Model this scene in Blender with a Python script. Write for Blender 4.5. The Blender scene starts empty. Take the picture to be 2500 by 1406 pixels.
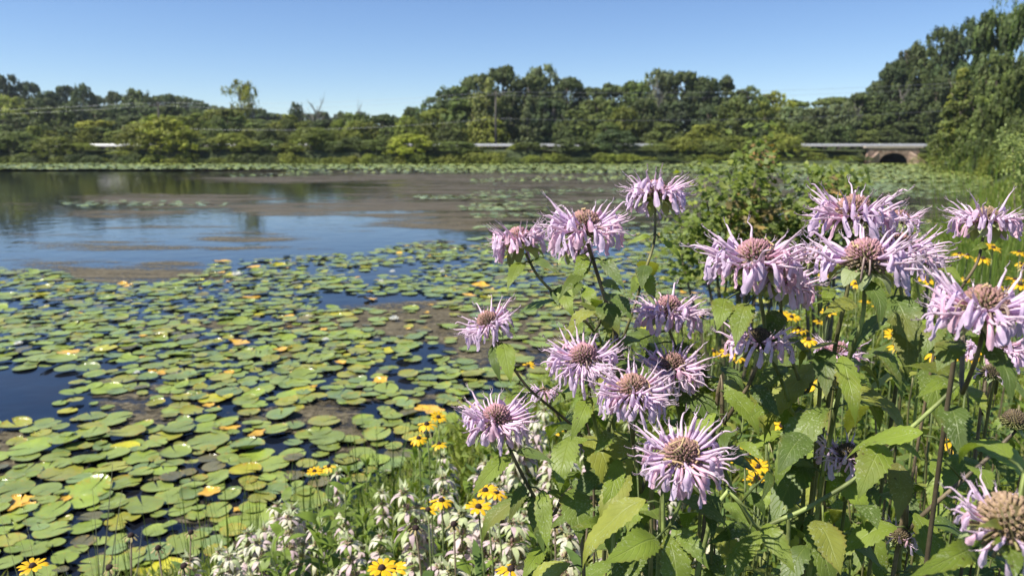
import bpy, math, random
import numpy as np
from mathutils import Vector, Matrix

# ------------------------------------------------------------------ camera, sky, sun
S = bpy.context.scene
COL = S.collection
CAMZ = 1.8
PITCH = math.radians(10.6)
F = 26.0 / 36.0 * 2500.0            # focal length in photo pixels (2500 wide)
cam_d = bpy.data.cameras.new('camera'); cam = bpy.data.objects.new('camera', cam_d); COL.objects.link(cam)
cam.location = (0, 0, CAMZ); cam.rotation_euler = (math.pi/2 - PITCH, 0, 0)
cam_d.lens = 26; cam_d.sensor_width = 36; cam_d.clip_start = 0.05; cam_d.clip_end = 3000
cam_d.dof.use_dof = True; cam_d.dof.focus_distance = 0.70; cam_d.dof.aperture_fstop = 11.0
S.camera = cam

SUN = Vector((-0.50, -0.20, 0.84)).normalized()      # towards the sun
w = bpy.data.worlds.new('World'); S.world = w; w.use_nodes = True
nt = w.node_tree; nt.nodes.clear()
o_ = nt.nodes.new('ShaderNodeOutputWorld'); b_ = nt.nodes.new('ShaderNodeBackground')
sk = nt.nodes.new('ShaderNodeTexSky'); sk.sky_type = 'NISHITA'; sk.sun_disc = False
sk.sun_elevation = math.asin(SUN.z); sk.sun_rotation = math.atan2(SUN.x, SUN.y)
sk.altitude = 900; sk.air_density = 1.0; sk.dust_density = 0.0; sk.ozone_density = 4.5
b_.inputs['Strength'].default_value = 0.088
hs = nt.nodes.new('ShaderNodeHueSaturation'); hs.inputs['Saturation'].default_value = 1.09; hs.inputs['Hue'].default_value = .508
nt.links.new(sk.outputs[0], hs.inputs['Color']); nt.links.new(hs.outputs[0], b_.inputs[0]); nt.links.new(b_.outputs[0], o_.inputs[0])
sd = bpy.data.lights.new('sun', 'SUN'); sun = bpy.data.objects.new('sun', sd); COL.objects.link(sun)
sd.energy = 4.9; sd.angle = math.radians(0.53); sd.color = (1.0, 0.95, 0.85)
sun.rotation_euler = SUN.to_track_quat('Z', 'Y').to_euler()
S.view_settings.view_transform = 'Standard'; S.view_settings.look = 'None'
S.view_settings.exposure = 0.68; S.view_settings.gamma = 1.0
try:
    S.cycles.max_bounces = 7; S.cycles.diffuse_bounces = 3; S.cycles.glossy_bounces = 3
    S.cycles.transmission_bounces = 4; S.cycles.transparent_max_bounces = 8
    S.cycles.sample_clamp_indirect = 6.0; S.cycles.sample_clamp_direct = 0
    S.cycles.caustics_reflective = False; S.cycles.caustics_refractive = False
except Exception: pass

SP, CP = math.sin(PITCH), math.cos(PITCH)
def ray(px, py):
    u = (px-1250)/F; v = -(py-703)/F
    return Vector((u, CP + v*SP, -SP + v*CP))
def at(px, py, d): return Vector((0, 0, CAMZ)) + ray(px, py)*d        # point at depth d
def atY(px, py, Y):
    r = ray(px, py); return Vector((0, 0, CAMZ)) + r*(Y/r.y)
def onz(px, py, z=0.0):
    r = ray(px, py); return Vector((0, 0, CAMZ)) + r*((z-CAMZ)/r.z)
def pix(x, y, z):                                                    # world -> photo pixels (numpy ok)
    dz = z-CAMZ
    d = y*CP - dz*SP; v = (y*SP + dz*CP)/d; u = x/d
    return 1250+u*F, 703-v*F, d

# ------------------------------------------------------------------ helpers
def setp(o, label=None, cat=None, group=None, kind=None):
    if label: o['label'] = label
    if cat: o['category'] = cat
    if group: o['group'] = group
    if kind: o['kind'] = kind
    return o
def thing(name, label, cat, loc=(0, 0, 0), rz=0, group=None):
    o = bpy.data.objects.new(name, None); COL.objects.link(o); o.empty_display_size = 0.1
    o.location = loc; o.rotation_euler = (0, 0, rz)
    return setp(o, label, cat, group)
class MB:
    def __init__(s): s.v = []; s.f = []; s.c = []; s.t = []; s.n = 0
    def add(s, vs, fs, col, uv=None):
        k = len(vs); s.v.append(np.asarray(vs, dtype=float).reshape(-1, 3))
        s.f.extend([tuple(i+s.n for i in f) for f in fs])
        c = np.asarray(col, dtype=float)
        if c.ndim == 1: c = np.tile(c[:3], (k, 1))
        s.c.append(c[:, :3])
        s.t.append(np.zeros((k, 3)) if uv is None else np.asarray(uv, dtype=float))
        s.n += k
    def build(s, name, mat, parent=None, origin=(0, 0, 0), smooth=True):
        v = np.concatenate(s.v) - np.array(origin)
        return mkmesh(name, v, s.f, np.concatenate(s.c), np.concatenate(s.t), mat, parent, smooth)
def mkmesh(name, v, f, col, uv, mat, parent=None, smooth=True):
    me = bpy.data.meshes.new(name)
    if isinstance(f, np.ndarray):
        nf, k = f.shape
        me.vertices.add(len(v)); me.vertices.foreach_set('co', np.ascontiguousarray(v, dtype=np.float32).ravel())
        me.loops.add(nf*k); me.loops.foreach_set('vertex_index', np.ascontiguousarray(f, dtype=np.int32).ravel())
        me.polygons.add(nf); me.polygons.foreach_set('loop_start', np.arange(0, nf*k, k, dtype=np.int32))
        me.polygons.foreach_set('loop_total', np.full(nf, k, dtype=np.int32)); me.update(calc_edges=True)
    else:
        me.from_pydata([tuple(p) for p in v], [], f)
    if smooth: me.polygons.foreach_set('use_smooth', [True]*len(me.polygons))
    a = me.attributes.new('tint', 'FLOAT_COLOR', 'POINT')
    cc = np.ones((len(v), 4), dtype=np.float32); cc[:, :3] = col; a.data.foreach_set('color', cc.ravel())
    if uv is not None:
        b = me.attributes.new('luv', 'FLOAT_VECTOR', 'POINT'); b.data.foreach_set('vector', np.asarray(uv, dtype=np.float32).ravel())
    me.materials.append(mat)
    o = bpy.data.objects.new(name, me); COL.objects.link(o)
    if parent: o.parent = parent
    return o
def copy_tree(o, parent=None, color=None):
    c = o.copy(); COL.objects.link(c); c.parent = parent
    if color: c.color = color
    for ch in CH.get(o.name, []): copy_tree(ch, c, color)
    return c
CH = {}
def index_children(root):
    def rec(o):
        CH[o.name] = [c for c in bpy.data.objects if c.parent == o]
        for c in CH[o.name]: rec(c)
    rec(root)

def smooth_path(pts, n=6):
    P = [Vector(p) for p in pts]
    if len(P) < 3: return P
    Q = [P[0]*2-P[1]] + P + [P[-1]*2-P[-2]]; out = []
    for i in range(1, len(Q)-2):
        for k in range(n):
            t = k/n; a, b, c, d = Q[i-1], Q[i], Q[i+1], Q[i+2]
            out.append(0.5*((2*b)+(c-a)*t+(2*a-5*b+4*c-d)*t*t+(3*b-a-3*c+d)*t**3))
    out.append(P[-1]); return out
def tube(mb, pts, radii, col, n=6, cap=True):
    P = [Vector(p) for p in pts]; m = len(P)
    if not hasattr(radii, '__len__'): radii = [radii]*m
    cols = col if (hasattr(col, '__len__') and hasattr(col[0], '__len__')) else [col]*m
    T = [(P[min(i+1, m-1)]-P[max(i-1, 0)]).normalized() for i in range(m)]
    up = Vector((0, 0, 1)) if abs(T[0].z) < .9 else Vector((1, 0, 0))
    nrm = T[0].cross(up).normalized(); vs = []; cs = []; uv = []
    for i in range(m):
        nrm = (nrm - T[i]*nrm.dot(T[i]))
        nrm = nrm.normalized() if nrm.length > 1e-6 else T[i].orthogonal().normalized()
        bi = T[i].cross(nrm)
        for k in range(n):
            a = 2*math.pi*k/n
            vs.append(tuple(P[i] + (nrm*math.cos(a)+bi*math.sin(a))*radii[i])); cs.append(cols[i][:3]); uv.append((k/n, i/max(1, m-1), 0))
    fs = [(i*n+k, i*n+(k+1) % n, (i+1)*n+(k+1) % n, (i+1)*n+k) for i in range(m-1) for k in range(n)]
    if cap: fs.append(tuple(range((m-1)*n, m*n))); fs.append(tuple(reversed(range(n))))
    mb.add(vs, fs, np.array(cs), uv)

def leaf(mb, base, tip, width, nrm, col, arch=0.12, fold=0.18, curl=0.12, ser=0.06, n=14, seed=0, peak=0.36, twist=0.0, droop=0.0):
    r = random.Random(seed)
    base = Vector(base); tip = Vector(tip); ax = tip-base; L = ax.length; a = ax/L
    nrm = Vector(nrm); side = a.cross(nrm)
    side = side.normalized() if side.length > 1e-5 else a.orthogonal().normalized()
    up = side.cross(a).normalized()
    ss = (-1, -.55, 0, .55, 1); vs = []; uv = []
    wob = [r.uniform(-1, 1) for _ in range(6)]
    k1 = peak; p1 = 1.0; q1 = p1*(1-k1)/k1
    norm = (k1**p1)*((1-k1)**q1)
    for i in range(n+1):
        t = i/n; tt = min(max(t, .002), .998)
        wd = width*0.5*((tt**p1)*((1-tt)**q1)/norm)**0.72
        c = base + a*(L*t) + up*(L*arch*4*t*(1-t)) - Vector((0, 0, 1))*(L*droop*t*t)
        c = c + side*(wob[4]*0.03*L*math.sin(t*3.0)) + up*(0.02*L*math.sin(t*9+wob[5]*3))
        tw = twist*(t-.3); cs_, sn_ = math.cos(tw), math.sin(tw)
        sd_ = side*cs_ + up*sn_; up_ = up*cs_ - side*sn_
        for s in ss:
            e = 1.0
            if abs(s) == 1 and 0 < i < n: e = 1.0 + ser*(1 if i % 2 else -1)
            h = fold*abs(s)*wd*1.2 - curl*s*s*wd*1.4 + 0.10*wd*abs(s)*math.sin(t*10+wob[0]*3+(1.7 if s > 0 else 0))
            vs.append(tuple(c + sd_*(s*wd*e) + up_*h)); uv.append((s, t, width))
    m = len(ss); fs = [(i*m+j, i*m+j+1, (i+1)*m+j+1, (i+1)*m+j) for i in range(n) for j in range(m-1)]
    mb.add(vs, fs, col, uv)

# ------------------------------------------------------------------ materials
def newmat(name):
    m = bpy.data.materials.new(name); m.use_nodes = True; n = m.node_tree; n.nodes.clear()
    out = n.nodes.new('ShaderNodeOutputMaterial'); return m, n, out
def N(n, t, **kw):
    x = n.nodes.new(t)
    for k, v in kw.items(): setattr(x, k, v)
    return x
def link(n, a, b): n.links.new(a, b)
def mix(n, fac, a, b, mode='MIX'):
    x = N(n, 'ShaderNodeMix', data_type='RGBA', blend_type=mode)
    for s, v in ((0, fac), (6, a), (7, b)):
        if hasattr(v, 'is_output') or isinstance(v, bpy.types.NodeSocket): link(n, v, x.inputs[s])
        elif s == 0: x.inputs[0].default_value = v
        else: x.inputs[s].default_value = (*v[:3], 1)
    return x.outputs[2]
def mth(n, op, a, b=0.0, clamp=False):
    x = N(n, 'ShaderNodeMath', operation=op, use_clamp=clamp)
    for i, v in enumerate((a, b)):
        if isinstance(v, bpy.types.NodeSocket): link(n, v, x.inputs[i])
        else: x.inputs[i].default_value = v
    return x.outputs[0]
def noise(n, scale, detail=3, rough=0.55, vec=None, out=0):
    x = N(n, 'ShaderNodeTexNoise'); x.inputs['Scale'].default_value = scale
    x.inputs['Detail'].default_value = detail; x.inputs['Roughness'].default_value = rough
    if vec is not None: link(n, vec, x.inputs['Vector'])
    return x.outputs[out]
def ramp(n, fac, stops):
    x = N(n, 'ShaderNodeValToRGB'); e = x.color_ramp.elements
    while len(e) < len(stops): e.new(0.5)
    for el, (p, c) in zip(e, stops): el.position = p; el.color = (*c, 1) if len(c) == 3 else c
    link(n, fac, x.inputs[0]); return x.outputs[0]
def objcoord(n): return N(n, 'ShaderNodeTexCoord').outputs['Object']
def bump(n, h, st, dist=0.001):
    x = N(n, 'ShaderNodeBump'); x.inputs['Strength'].default_value = st; x.inputs['Distance'].default_value = dist
    link(n, h, x.inputs['Height']); return x.outputs[0]

def plantmat(name, rough=0.5, trans=0.3, nscale=60, namp=0.35, veins=False, mildew=False, useobj=False, bumpd=0.0006, spec=0.4, tcol=(1.15, 1.2, .55)):
    m, n, out = newmat(name)
    at_ = N(n, 'ShaderNodeAttribute', attribute_name='tint').outputs['Color']
    oc = N(n, 'ShaderNodeTexCoord').outputs['Object']
    nz = noise(n, nscale, 4, .6, oc)
    g = ramp(n, nz, [(.25, (1-namp,)*3), (.75, (1+namp,)*3)])
    c = mix(n, 1.0, at_, g, 'MULTIPLY')
    if useobj:
        oi = N(n, 'ShaderNodeObjectInfo').outputs['Color']; c = mix(n, 1.0, c, oi, 'MULTIPLY')
    h = nz
    if veins:
        uv = N(n, 'ShaderNodeAttribute', attribute_name='luv').outputs['Vector']
        sp = N(n, 'ShaderNodeSeparateXYZ'); link(n, uv, sp.inputs[0])
        ab = mth(n, 'ABSOLUTE', sp.outputs[0])
        mid = mth(n, 'SUBTRACT', 1.0, mth(n, 'MULTIPLY', ab, 14.0), True)
        ph = mth(n, 'SUBTRACT', mth(n, 'MULTIPLY', sp.outputs[1], 9.0), mth(n, 'MULTIPLY', ab, 2.4))
        fr = mth(n, 'ABSOLUTE', mth(n, 'SUBTRACT', mth(n, 'FRACT', ph), .5))
        vn = mth(n, 'SUBTRACT', 1.0, mth(n, 'MULTIPLY', fr, 9.0), True)
        v = mth(n, 'MAXIMUM', mid, mth(n, 'MULTIPLY', vn, .55))
        c = mix(n, mth(n, 'MULTIPLY', v, .38), c, (.30, .36, .10))
        # yellowing and brown edges on some leaves
        en = noise(n, 25, 3, .6, oc)
        ed = mth(n, 'MULTIPLY', mth(n, 'POWER', ab, 6.0), ramp(n, en, [(.52, (0, 0, 0)), (.66, (1, 1, 1))]))
        c = mix(n, mth(n, 'MULTIPLY', ed, .6), c, (.20, .12, .03))
        h = mth(n, 'SUBTRACT', mth(n, 'MULTIPLY', nz, .6), mth(n, 'MULTIPLY', v, .9))
    if mildew:
        s1 = ramp(n, noise(n, 480, 2, .7, oc), [(.56, (0, 0, 0)), (.66, (1, 1, 1))])
        s2 = ramp(n, noise(n, 38, 3, .6, oc), [(.44, (0, 0, 0)), (.60, (1, 1, 1))])
        c = mix(n, mth(n, 'MULTIPLY', mth(n, 'MULTIPLY', s1, s2), .75), c, (.42, .47, .28))
        s4 = ramp(n, noise(n, 150, 2, .6, oc), [(.70, (0, 0, 0)), (.74, (1, 1, 1))])
        c = mix(n, mth(n, 'MULTIPLY', s4, .8), c, (.07, .045, .02))
        s3 = ramp(n, noise(n, 14, 3, .6, oc), [(.60, (0, 0, 0)), (.72, (1, 1, 1))])
        c = mix(n, mth(n, 'MULTIPLY', s3, .55), c, (.24, .22, .04))
    p = N(n, 'ShaderNodeBsdfPrincipled'); link(n, c, p.inputs['Base Color']); p.inputs['Roughness'].default_value = rough
    p.inputs['Specular IOR Level'].default_value = spec
    if bumpd: link(n, bump(n, h, .6, bumpd), p.inputs['Normal'])
    if trans > 0:
        t = N(n, 'ShaderNodeBsdfTranslucent'); link(n, mix(n, 1.0, c, tcol, 'MULTIPLY'), t.inputs[0])
        ms = N(n, 'ShaderNodeMixShader'); ms.inputs[0].default_value = trans
        link(n, p.outputs[0], ms.inputs[1]); link(n, t.outputs[0], ms.inputs[2]); link(n, ms.outputs[0], out.inputs[0])
    else: link(n, p.outputs[0], out.inputs[0])
    return m
M = {}
M['leaf'] = plantmat('bergamot_leaf', .5, .34, 45, .22, veins=True, mildew=True)
M['herb'] = plantmat('herb_leaf', .55, .34, 40, .3)
M['stem'] = plantmat('plant_stem', .55, .0, 90, .4)
M['petal'] = plantmat('lavender_petal', .5, .36, 160, .22, tcol=(1.1, 1.0, 1.1), spec=.35)
M['disc'] = plantmat('seed_disc', .7, .0, 500, .35)
M['ypetal'] = plantmat('yellow_petal', .5, .3, 120, .18, tcol=(1.1, 1.0, .8))
M['cone'] = plantmat('dark_cone', .8, .0, 700, .6)
M['bract'] = plantmat('pale_bract', .55, .35, 120, .2, tcol=(1.05, 1.05, 1.0))
M['grass'] = plantmat('grass_blade', .55, .35, 3, .25, bumpd=0)
M['crown'] = plantmat('tree_foliage', .65, .22, 2.2, .35, useobj=True, bumpd=0)
M['bark'] = plantmat('tree_bark', .9, .0, 6, .4, useobj=False, bumpd=.02)

def simple(name, col, rough=.8, nscale=8, namp=.3, bumpd=0.0, metallic=0.0):
    m, n, out = newmat(name); oc = objcoord(n); nz = noise(n, nscale, 5, .6, oc)
    g = ramp(n, nz, [(.25, tuple(c*(1-namp) for c in col)), (.75, tuple(min(1, c*(1+namp)) for c in col))])
    p = N(n, 'ShaderNodeBsdfPrincipled'); link(n, g, p.inputs['Base Color']); p.inputs['Roughness'].default_value = rough
    p.inputs['Metallic'].default_value = metallic
    if bumpd: link(n, bump(n, nz, .8, bumpd), p.inputs['Normal'])
    link(n, p.outputs[0], out.inputs[0]); return m
M['asphalt'] = simple('asphalt', (.055, .055, .055), .9, 20, .2, .004)
M['paint'] = simple('road_paint', (.7, .7, .66), .7, 12, .15)
M['steel'] = simple('galvanised_steel', (.66, .67, .68), .45, 3, .15, 0, .25)
M['wood'] = simple('grey_timber', (.085, .075, .06), .85, 5, .3, .004)
M['wire'] = simple('wire_metal', (.42, .43, .44), .45, 5, .1, 0, .6)
M['concrete'] = simple('concrete', (.46, .38, .30), .9, 5, .25, .01)
M['black'] = simple('culvert_shade_black', (.012, .012, .012), .95, 4, .2)  # near-black colour paints in the shade inside the culvert barrel
M['carpaint'] = simple('dark_car_paint', (.02, .022, .028), .55, 3, .1)
M['glass'] = simple('car_glass', (.01, .012, .015), .05, 3, .1)
M['rubber'] = simple('tyre_rubber', (.02, .02, .02), .9, 10, .2)

def mat_stone():
    m, n, out = newmat('culvert_stone'); oc = objcoord(n)
    br = N(n, 'ShaderNodeTexVoronoi', feature='DISTANCE_TO_EDGE'); br.inputs['Scale'].default_value = 3.2; link(n, oc, br.inputs['Vector'])
    vc = N(n, 'ShaderNodeTexVoronoi'); vc.inputs['Scale'].default_value = 3.2; link(n, oc, vc.inputs['Vector'])
    sp = N(n, 'ShaderNodeSeparateColor'); link(n, vc.outputs['Color'], sp.inputs[0])
    c = ramp(n, sp.outputs[0], [(0, (.24, .15, .105)), (.5, (.36, .235, .17)), (1, (.46, .33, .24))])
    e = ramp(n, br.outputs['Distance'], [(.0, (.0, .0, .0)), (.06, (1, 1, 1))])
    c = mix(n, e, (.16, .14, .12), c)
    p = N(n, 'ShaderNodeBsdfPrincipled'); link(n, c, p.inputs['Base Color']); p.inputs['Roughness'].default_value = .9
    link(n, bump(n, br.outputs['Distance'], .8, .05), p.inputs['Normal']); link(n, p.outputs[0], out.inputs[0]); return m
M['stone'] = mat_stone()

def mat_ground():
    m, n, out = newmat('ground_soil'); oc = objcoord(n)
    a = noise(n, 1.2, 6, .6, oc); b = noise(n, 14, 4, .6, oc)
    c = ramp(n, a, [(.3, (.035, .045, .014)), (.5, (.05, .07, .02)), (.72, (.085, .085, .03))])
    c = mix(n, 1.0, c, ramp(n, b, [(.3, (.6, .6, .6)), (.7, (1.3, 1.3, 1.3))]), 'MULTIPLY')
    p = N(n, 'ShaderNodeBsdfPrincipled'); link(n, c, p.inputs['Base Color']); p.inputs['Roughness'].default_value = .95
    link(n, bump(n, b, .9, .03), p.inputs['Normal']); link(n, p.outputs[0], out.inputs[0]); return m
M['ground'] = mat_ground()

def mat_water():
    m, n, out = newmat('pond_water'); oc = objcoord(n)
    mp = N(n, 'ShaderNodeMapping'); mp.inputs['Scale'].default_value = (1.0, 1.0, 1.0); link(n, oc, mp.inputs['Vector'])
    a = noise(n, 2.2, 2, .5, mp.outputs[0]); b = noise(n, 11, 3, .5, mp.outputs[0])
    h = mth(n, 'ADD', mth(n, 'MULTIPLY', a, 1.0), mth(n, 'MULTIPLY', b, .12))
    deep = ramp(n, noise(n, .9, 4, .6, oc), [(.45, (.004, .007, .014)), (.75, (.016, .013, .010))])
    p = N(n, 'ShaderNodeBsdfPrincipled'); link(n, deep, p.inputs['Base Color'])
    p.inputs['Roughness'].default_value = .035; p.inputs['IOR'].default_value = 1.40
    link(n, bump(n, h, 1.0, .006), p.inputs['Normal']); link(n, p.outputs[0], out.inputs[0]); return m
M['water'] = mat_water()

def mat_algae():
    m, n, out = newmat('algae_film'); oc = objcoord(n)
    cov = N(n, 'ShaderNodeAttribute', attribute_name='tint').outputs['Color']
    sp = N(n, 'ShaderNodeSeparateColor'); link(n, cov, sp.inputs[0])
    geo = N(n, 'ShaderNodeNewGeometry').outputs['Position']
    mp = N(n, 'ShaderNodeMapping'); mp.inputs['Scale'].default_value = (.22, 1.0, 1.0); link(n, geo, mp.inputs['Vector']); big = noise(n, .9, 6, .68, mp.outputs[0]); fine = noise(n, 5, 6, .7, mp.outputs[0]); vf = noise(n, 17, 6, .72, geo)
    s = mth(n, 'ADD', mth(n, 'MULTIPLY', big, .75), mth(n, 'ADD', mth(n, 'MULTIPLY', fine, .5), mth(n, 'MULTIPLY', vf, .34)))
    v = mth(n, 'SUBTRACT', mth(n, 'ADD', mth(n, 'MULTIPLY', sp.outputs[0], .85), mth(n, 'MULTIPLY', s, 3.4)), 2.70+.42)
    a = mth(n, 'MULTIPLY', mth(n, 'MULTIPLY', v, 3.0, True), .84, True)
    c = ramp(n, mth(n, 'ADD', mth(n, 'MULTIPLY', fine, .4), mth(n, 'MULTIPLY', vf, .6)), [(.36, (.045, .036, .024)), (.5, (.125, .105, .062)), (.64, (.27, .23, .145))])
    c = mix(n, mth(n, 'MULTIPLY', sp.outputs[1], .55), c, (.088, .078, .066))
    c = mix(n, mth(n, 'MULTIPLY', big, .25), c, (.06, .05, .055))
    p = N(n, 'ShaderNodeBsdfPrincipled'); link(n, c, p.inputs['Base Color'])
    p.inputs['Roughness'].default_value = .7; p.inputs['Specular IOR Level'].default_value = .12
    link(n, bump(n, vf, .9, .02), p.inputs['Normal'])
    t = N(n, 'ShaderNodeBsdfTransparent'); ms = N(n, 'ShaderNodeMixShader'); link(n, a, ms.inputs[0])
    link(n, t.outputs[0], ms.inputs[1]); link(n, p.outputs[0], ms.inputs[2]); link(n, ms.outputs[0], out.inputs[0]); return m
M['algae'] = mat_algae()

def mat_pad():
    m, n, out = newmat('lily_pad'); geo = N(n, 'ShaderNodeNewGeometry').outputs['Position']
    at_ = N(n, 'ShaderNodeAttribute', attribute_name='tint').outputs['Color']
    uv = N(n, 'ShaderNodeAttribute', attribute_name='luv').outputs['Vector']
    sp = N(n, 'ShaderNodeSeparateXYZ'); link(n, uv, sp.inputs[0])       # angle (turns), radius, age
    a = noise(n, 7, 4, .6, geo); b = noise(n, 45, 3, .6, geo)
    c = mix(n, 1.0, at_, ramp(n, a, [(.3, (.78, .8, .8)), (.7, (1.2, 1.18, 1.1))]), 'MULTIPLY')
    fr = mth(n, 'ABSOLUTE', mth(n, 'SUBTRACT', mth(n, 'FRACT', mth(n, 'MULTIPLY', sp.outputs[0], 16.0)), .5))
    vn = mth(n, 'SUBTRACT', 1.0, mth(n, 'MULTIPLY', fr, 9.0), True)
    c = mix(n, mth(n, 'MULTIPLY', vn, .22), c, (.25, .33, .10))
    rust = mth(n, 'MULTIPLY', ramp(n, b, [(.5, (0, 0, 0)), (.62, (1, 1, 1))]), mth(n, 'MULTIPLY', mth(n, 'POWER', sp.outputs[1], 3.0), sp.outputs[2]))
    c = mix(n, rust, c, (.36, .22, .035))
    cen = mth(n, 'SUBTRACT', 1.0, mth(n, 'MULTIPLY', sp.outputs[1], 9.0), True)
    c = mix(n, mth(n, 'MULTIPLY', cen, .6), c, (.05, .06, .015))
    p = N(n, 'ShaderNodeBsdfPrincipled'); link(n, c, p.inputs['Base Color']); p.inputs['Roughness'].default_value = .24
    p.inputs['Specular IOR Level'].default_value = .5
    link(n, bump(n, mth(n, 'ADD', b, mth(n, 'MULTIPLY', vn, -.5)), .5, .004), p.inputs['Normal'])
    link(n, p.outputs[0], out.inputs[0]); return m
M['pad'] = mat_pad()

# ------------------------------------------------------------------ terrain
shore_px = [(-2500, 1440), (-900, 1440), (0, 1440), (250, 1440), (500, 1400), (700, 1300), (900, 1200), (1100, 1080), (1250, 1030), (1450, 960), (1700, 905),
            (1950, 840), (2110, 720), (2200, 640), (2290, 570), (2370, 510), (2420, 450), (2440, 428), (2420, 416), (2330, 405)]
near_shore = [tuple(onz(*p)[:2]) for p in shore_px]
far_shore = [(51.5, 87.5), (50.6, 92.2), (43.6, 92.2), (42.3, 89.3), (38, 88.6), (20, 89.5), (0, 91), (-30, 94), (-80, 97), (-200, 104), (-300, 104), (-300, 2.2)]
POND = np.array(near_shore + far_shore)
def pond_sd(x, y):            # signed distance to the pond outline, negative inside
    x = np.asarray(x, float); y = np.asarray(y, float); d = np.full(x.shape, 1e9); ins = np.zeros(x.shape, bool)
    n = len(POND)
    for i in range(n):
        ax, ay = POND[i]; bx, by = POND[(i+1) % n]; ex, ey = bx-ax, by-ay
        t = np.clip(((x-ax)*ex+(y-ay)*ey)/(ex*ex+ey*ey), 0, 1)
        d = np.minimum(d, np.hypot(x-ax-t*ex, y-ay-t*ey))
        c = ((ay > y) != (by > y)) & (x < (bx-ax)*(y-ay)/((by-ay) if by != ay else 1e-9)+ax); ins ^= c
    return np.where(ins, -d, d)
def sstep(a, b, x): t = np.clip((x-a)/(b-a), 0, 1); return t*t*(3-2*t)
CULX = float(atY(2182, 402, 91.0).x)
def roadY(x): return 97.0 + np.maximum(0, -np.asarray(x, float)-15)*0.085
def terrain(x, y):
    x = np.asarray(x, float); y = np.asarray(y, float); d = pond_sd(x, y)
    near = np.where(d < 0, -.9*sstep(0, -1.4, d)*1.0, .52*sstep(0, 1.3, d)+.12*sstep(1, 10, d))
    rY = roadY(x)
    emb = 1.72*sstep(rY-5.6, rY-3.9, y)
    h = np.where(y > 60, np.maximum(near, emb), near)
    h = np.where((np.abs(x-CULX) < 2.2) & (y > 90) & (y < 106), -.5, h)
    h = h + 7.0*sstep(130, 230, y)*sstep(-20, -110, x) + 3.0*sstep(105, 140, y)*sstep(-30, 0, x)
    h = h + 5.0*sstep(36, 90, x)*sstep(20, 70, y)*sstep(3, 25, d)*(1-sstep(68, 82, y)*(1-sstep(108, 130, y)))
    return h
def gz(x, y): return float(terrain(np.array([x]), np.array([y]))[0])

def build_ground():
    # radial-ish tensor grid: dense near the camera
    xs = np.unique(np.concatenate([-np.geomspace(.12, 900, 90), [0], np.geomspace(.12, 900, 90), np.arange(41, 53, .4), [CULX-2.21, CULX-2.19, CULX+2.19, CULX+2.21]]))
    ys = np.unique(np.concatenate([-np.geomspace(.2, 300, 25), [0], np.geomspace(.12, 82, 110), np.arange(82, 118, .55), np.geomspace(119, 1500, 26)]))
    X, Y = np.meshgrid(xs, ys); Z = terrain(X.ravel(), Y.ravel())
    v = np.stack([X.ravel(), Y.ravel(), Z], 1); nx = len(xs); ny = len(ys)
    i = np.arange(nx-1)[None, :] + nx*np.arange(ny-1)[:, None]; i = i.ravel()
    f = np.stack([i, i+1, i+nx+1, i+nx], 1)
    o = mkmesh('ground', v, f, np.ones((len(v), 3)), None, M['ground']); setp(o, kind='structure')
    # pond water surface
    xs = np.array([-320, -80, -20, -6, -2, 0, 2, 6, 14, 30, 60]); ys = np.array([-1.0, 2, 4, 7, 12, 20, 40, 70, 110])
    X, Y = np.meshgrid(xs, ys); v = np.stack([X.ravel(), Y.ravel(), np.zeros(X.size)], 1)
    i = (np.arange(len(xs)-1)[None, :] + len(xs)*np.arange(len(ys)-1)[:, None]).ravel()
    f = np.stack([i, i+1, i+len(xs)+1, i+len(xs)], 1)
    o = mkmesh('water', v, f, np.ones((len(v), 3)), None, M['water'], smooth=False); setp(o, kind='structure')
build_ground()

def strip(name, off, wd, z, mat, x0=-300, x1=300, kind='structure', step=4):
    xs = np.arange(x0, x1+.1, step); yc = roadY(xs)+off
    v = np.concatenate([np.stack([xs, yc-wd/2, np.full(len(xs), z)], 1), np.stack([xs, yc+wd/2, np.full(len(xs), z)], 1)])
    k = len(xs); i = np.arange(k-1); f = np.stack([i, i+1, i+1+k, i+k], 1)
    return setp(mkmesh(name, v, f, np.ones((len(v), 3)), None, mat, smooth=False), kind=kind)
strip('road', 3.6, 7.2, 1.74, M['asphalt'])
strip('road_marking', .35, .14, 1.744, M['paint'])
strip('road_marking', 6.85, .14, 1.744, M['paint'])
strip('gravel_verge', -1.0, 1.6, 1.735, M['concrete'])

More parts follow.
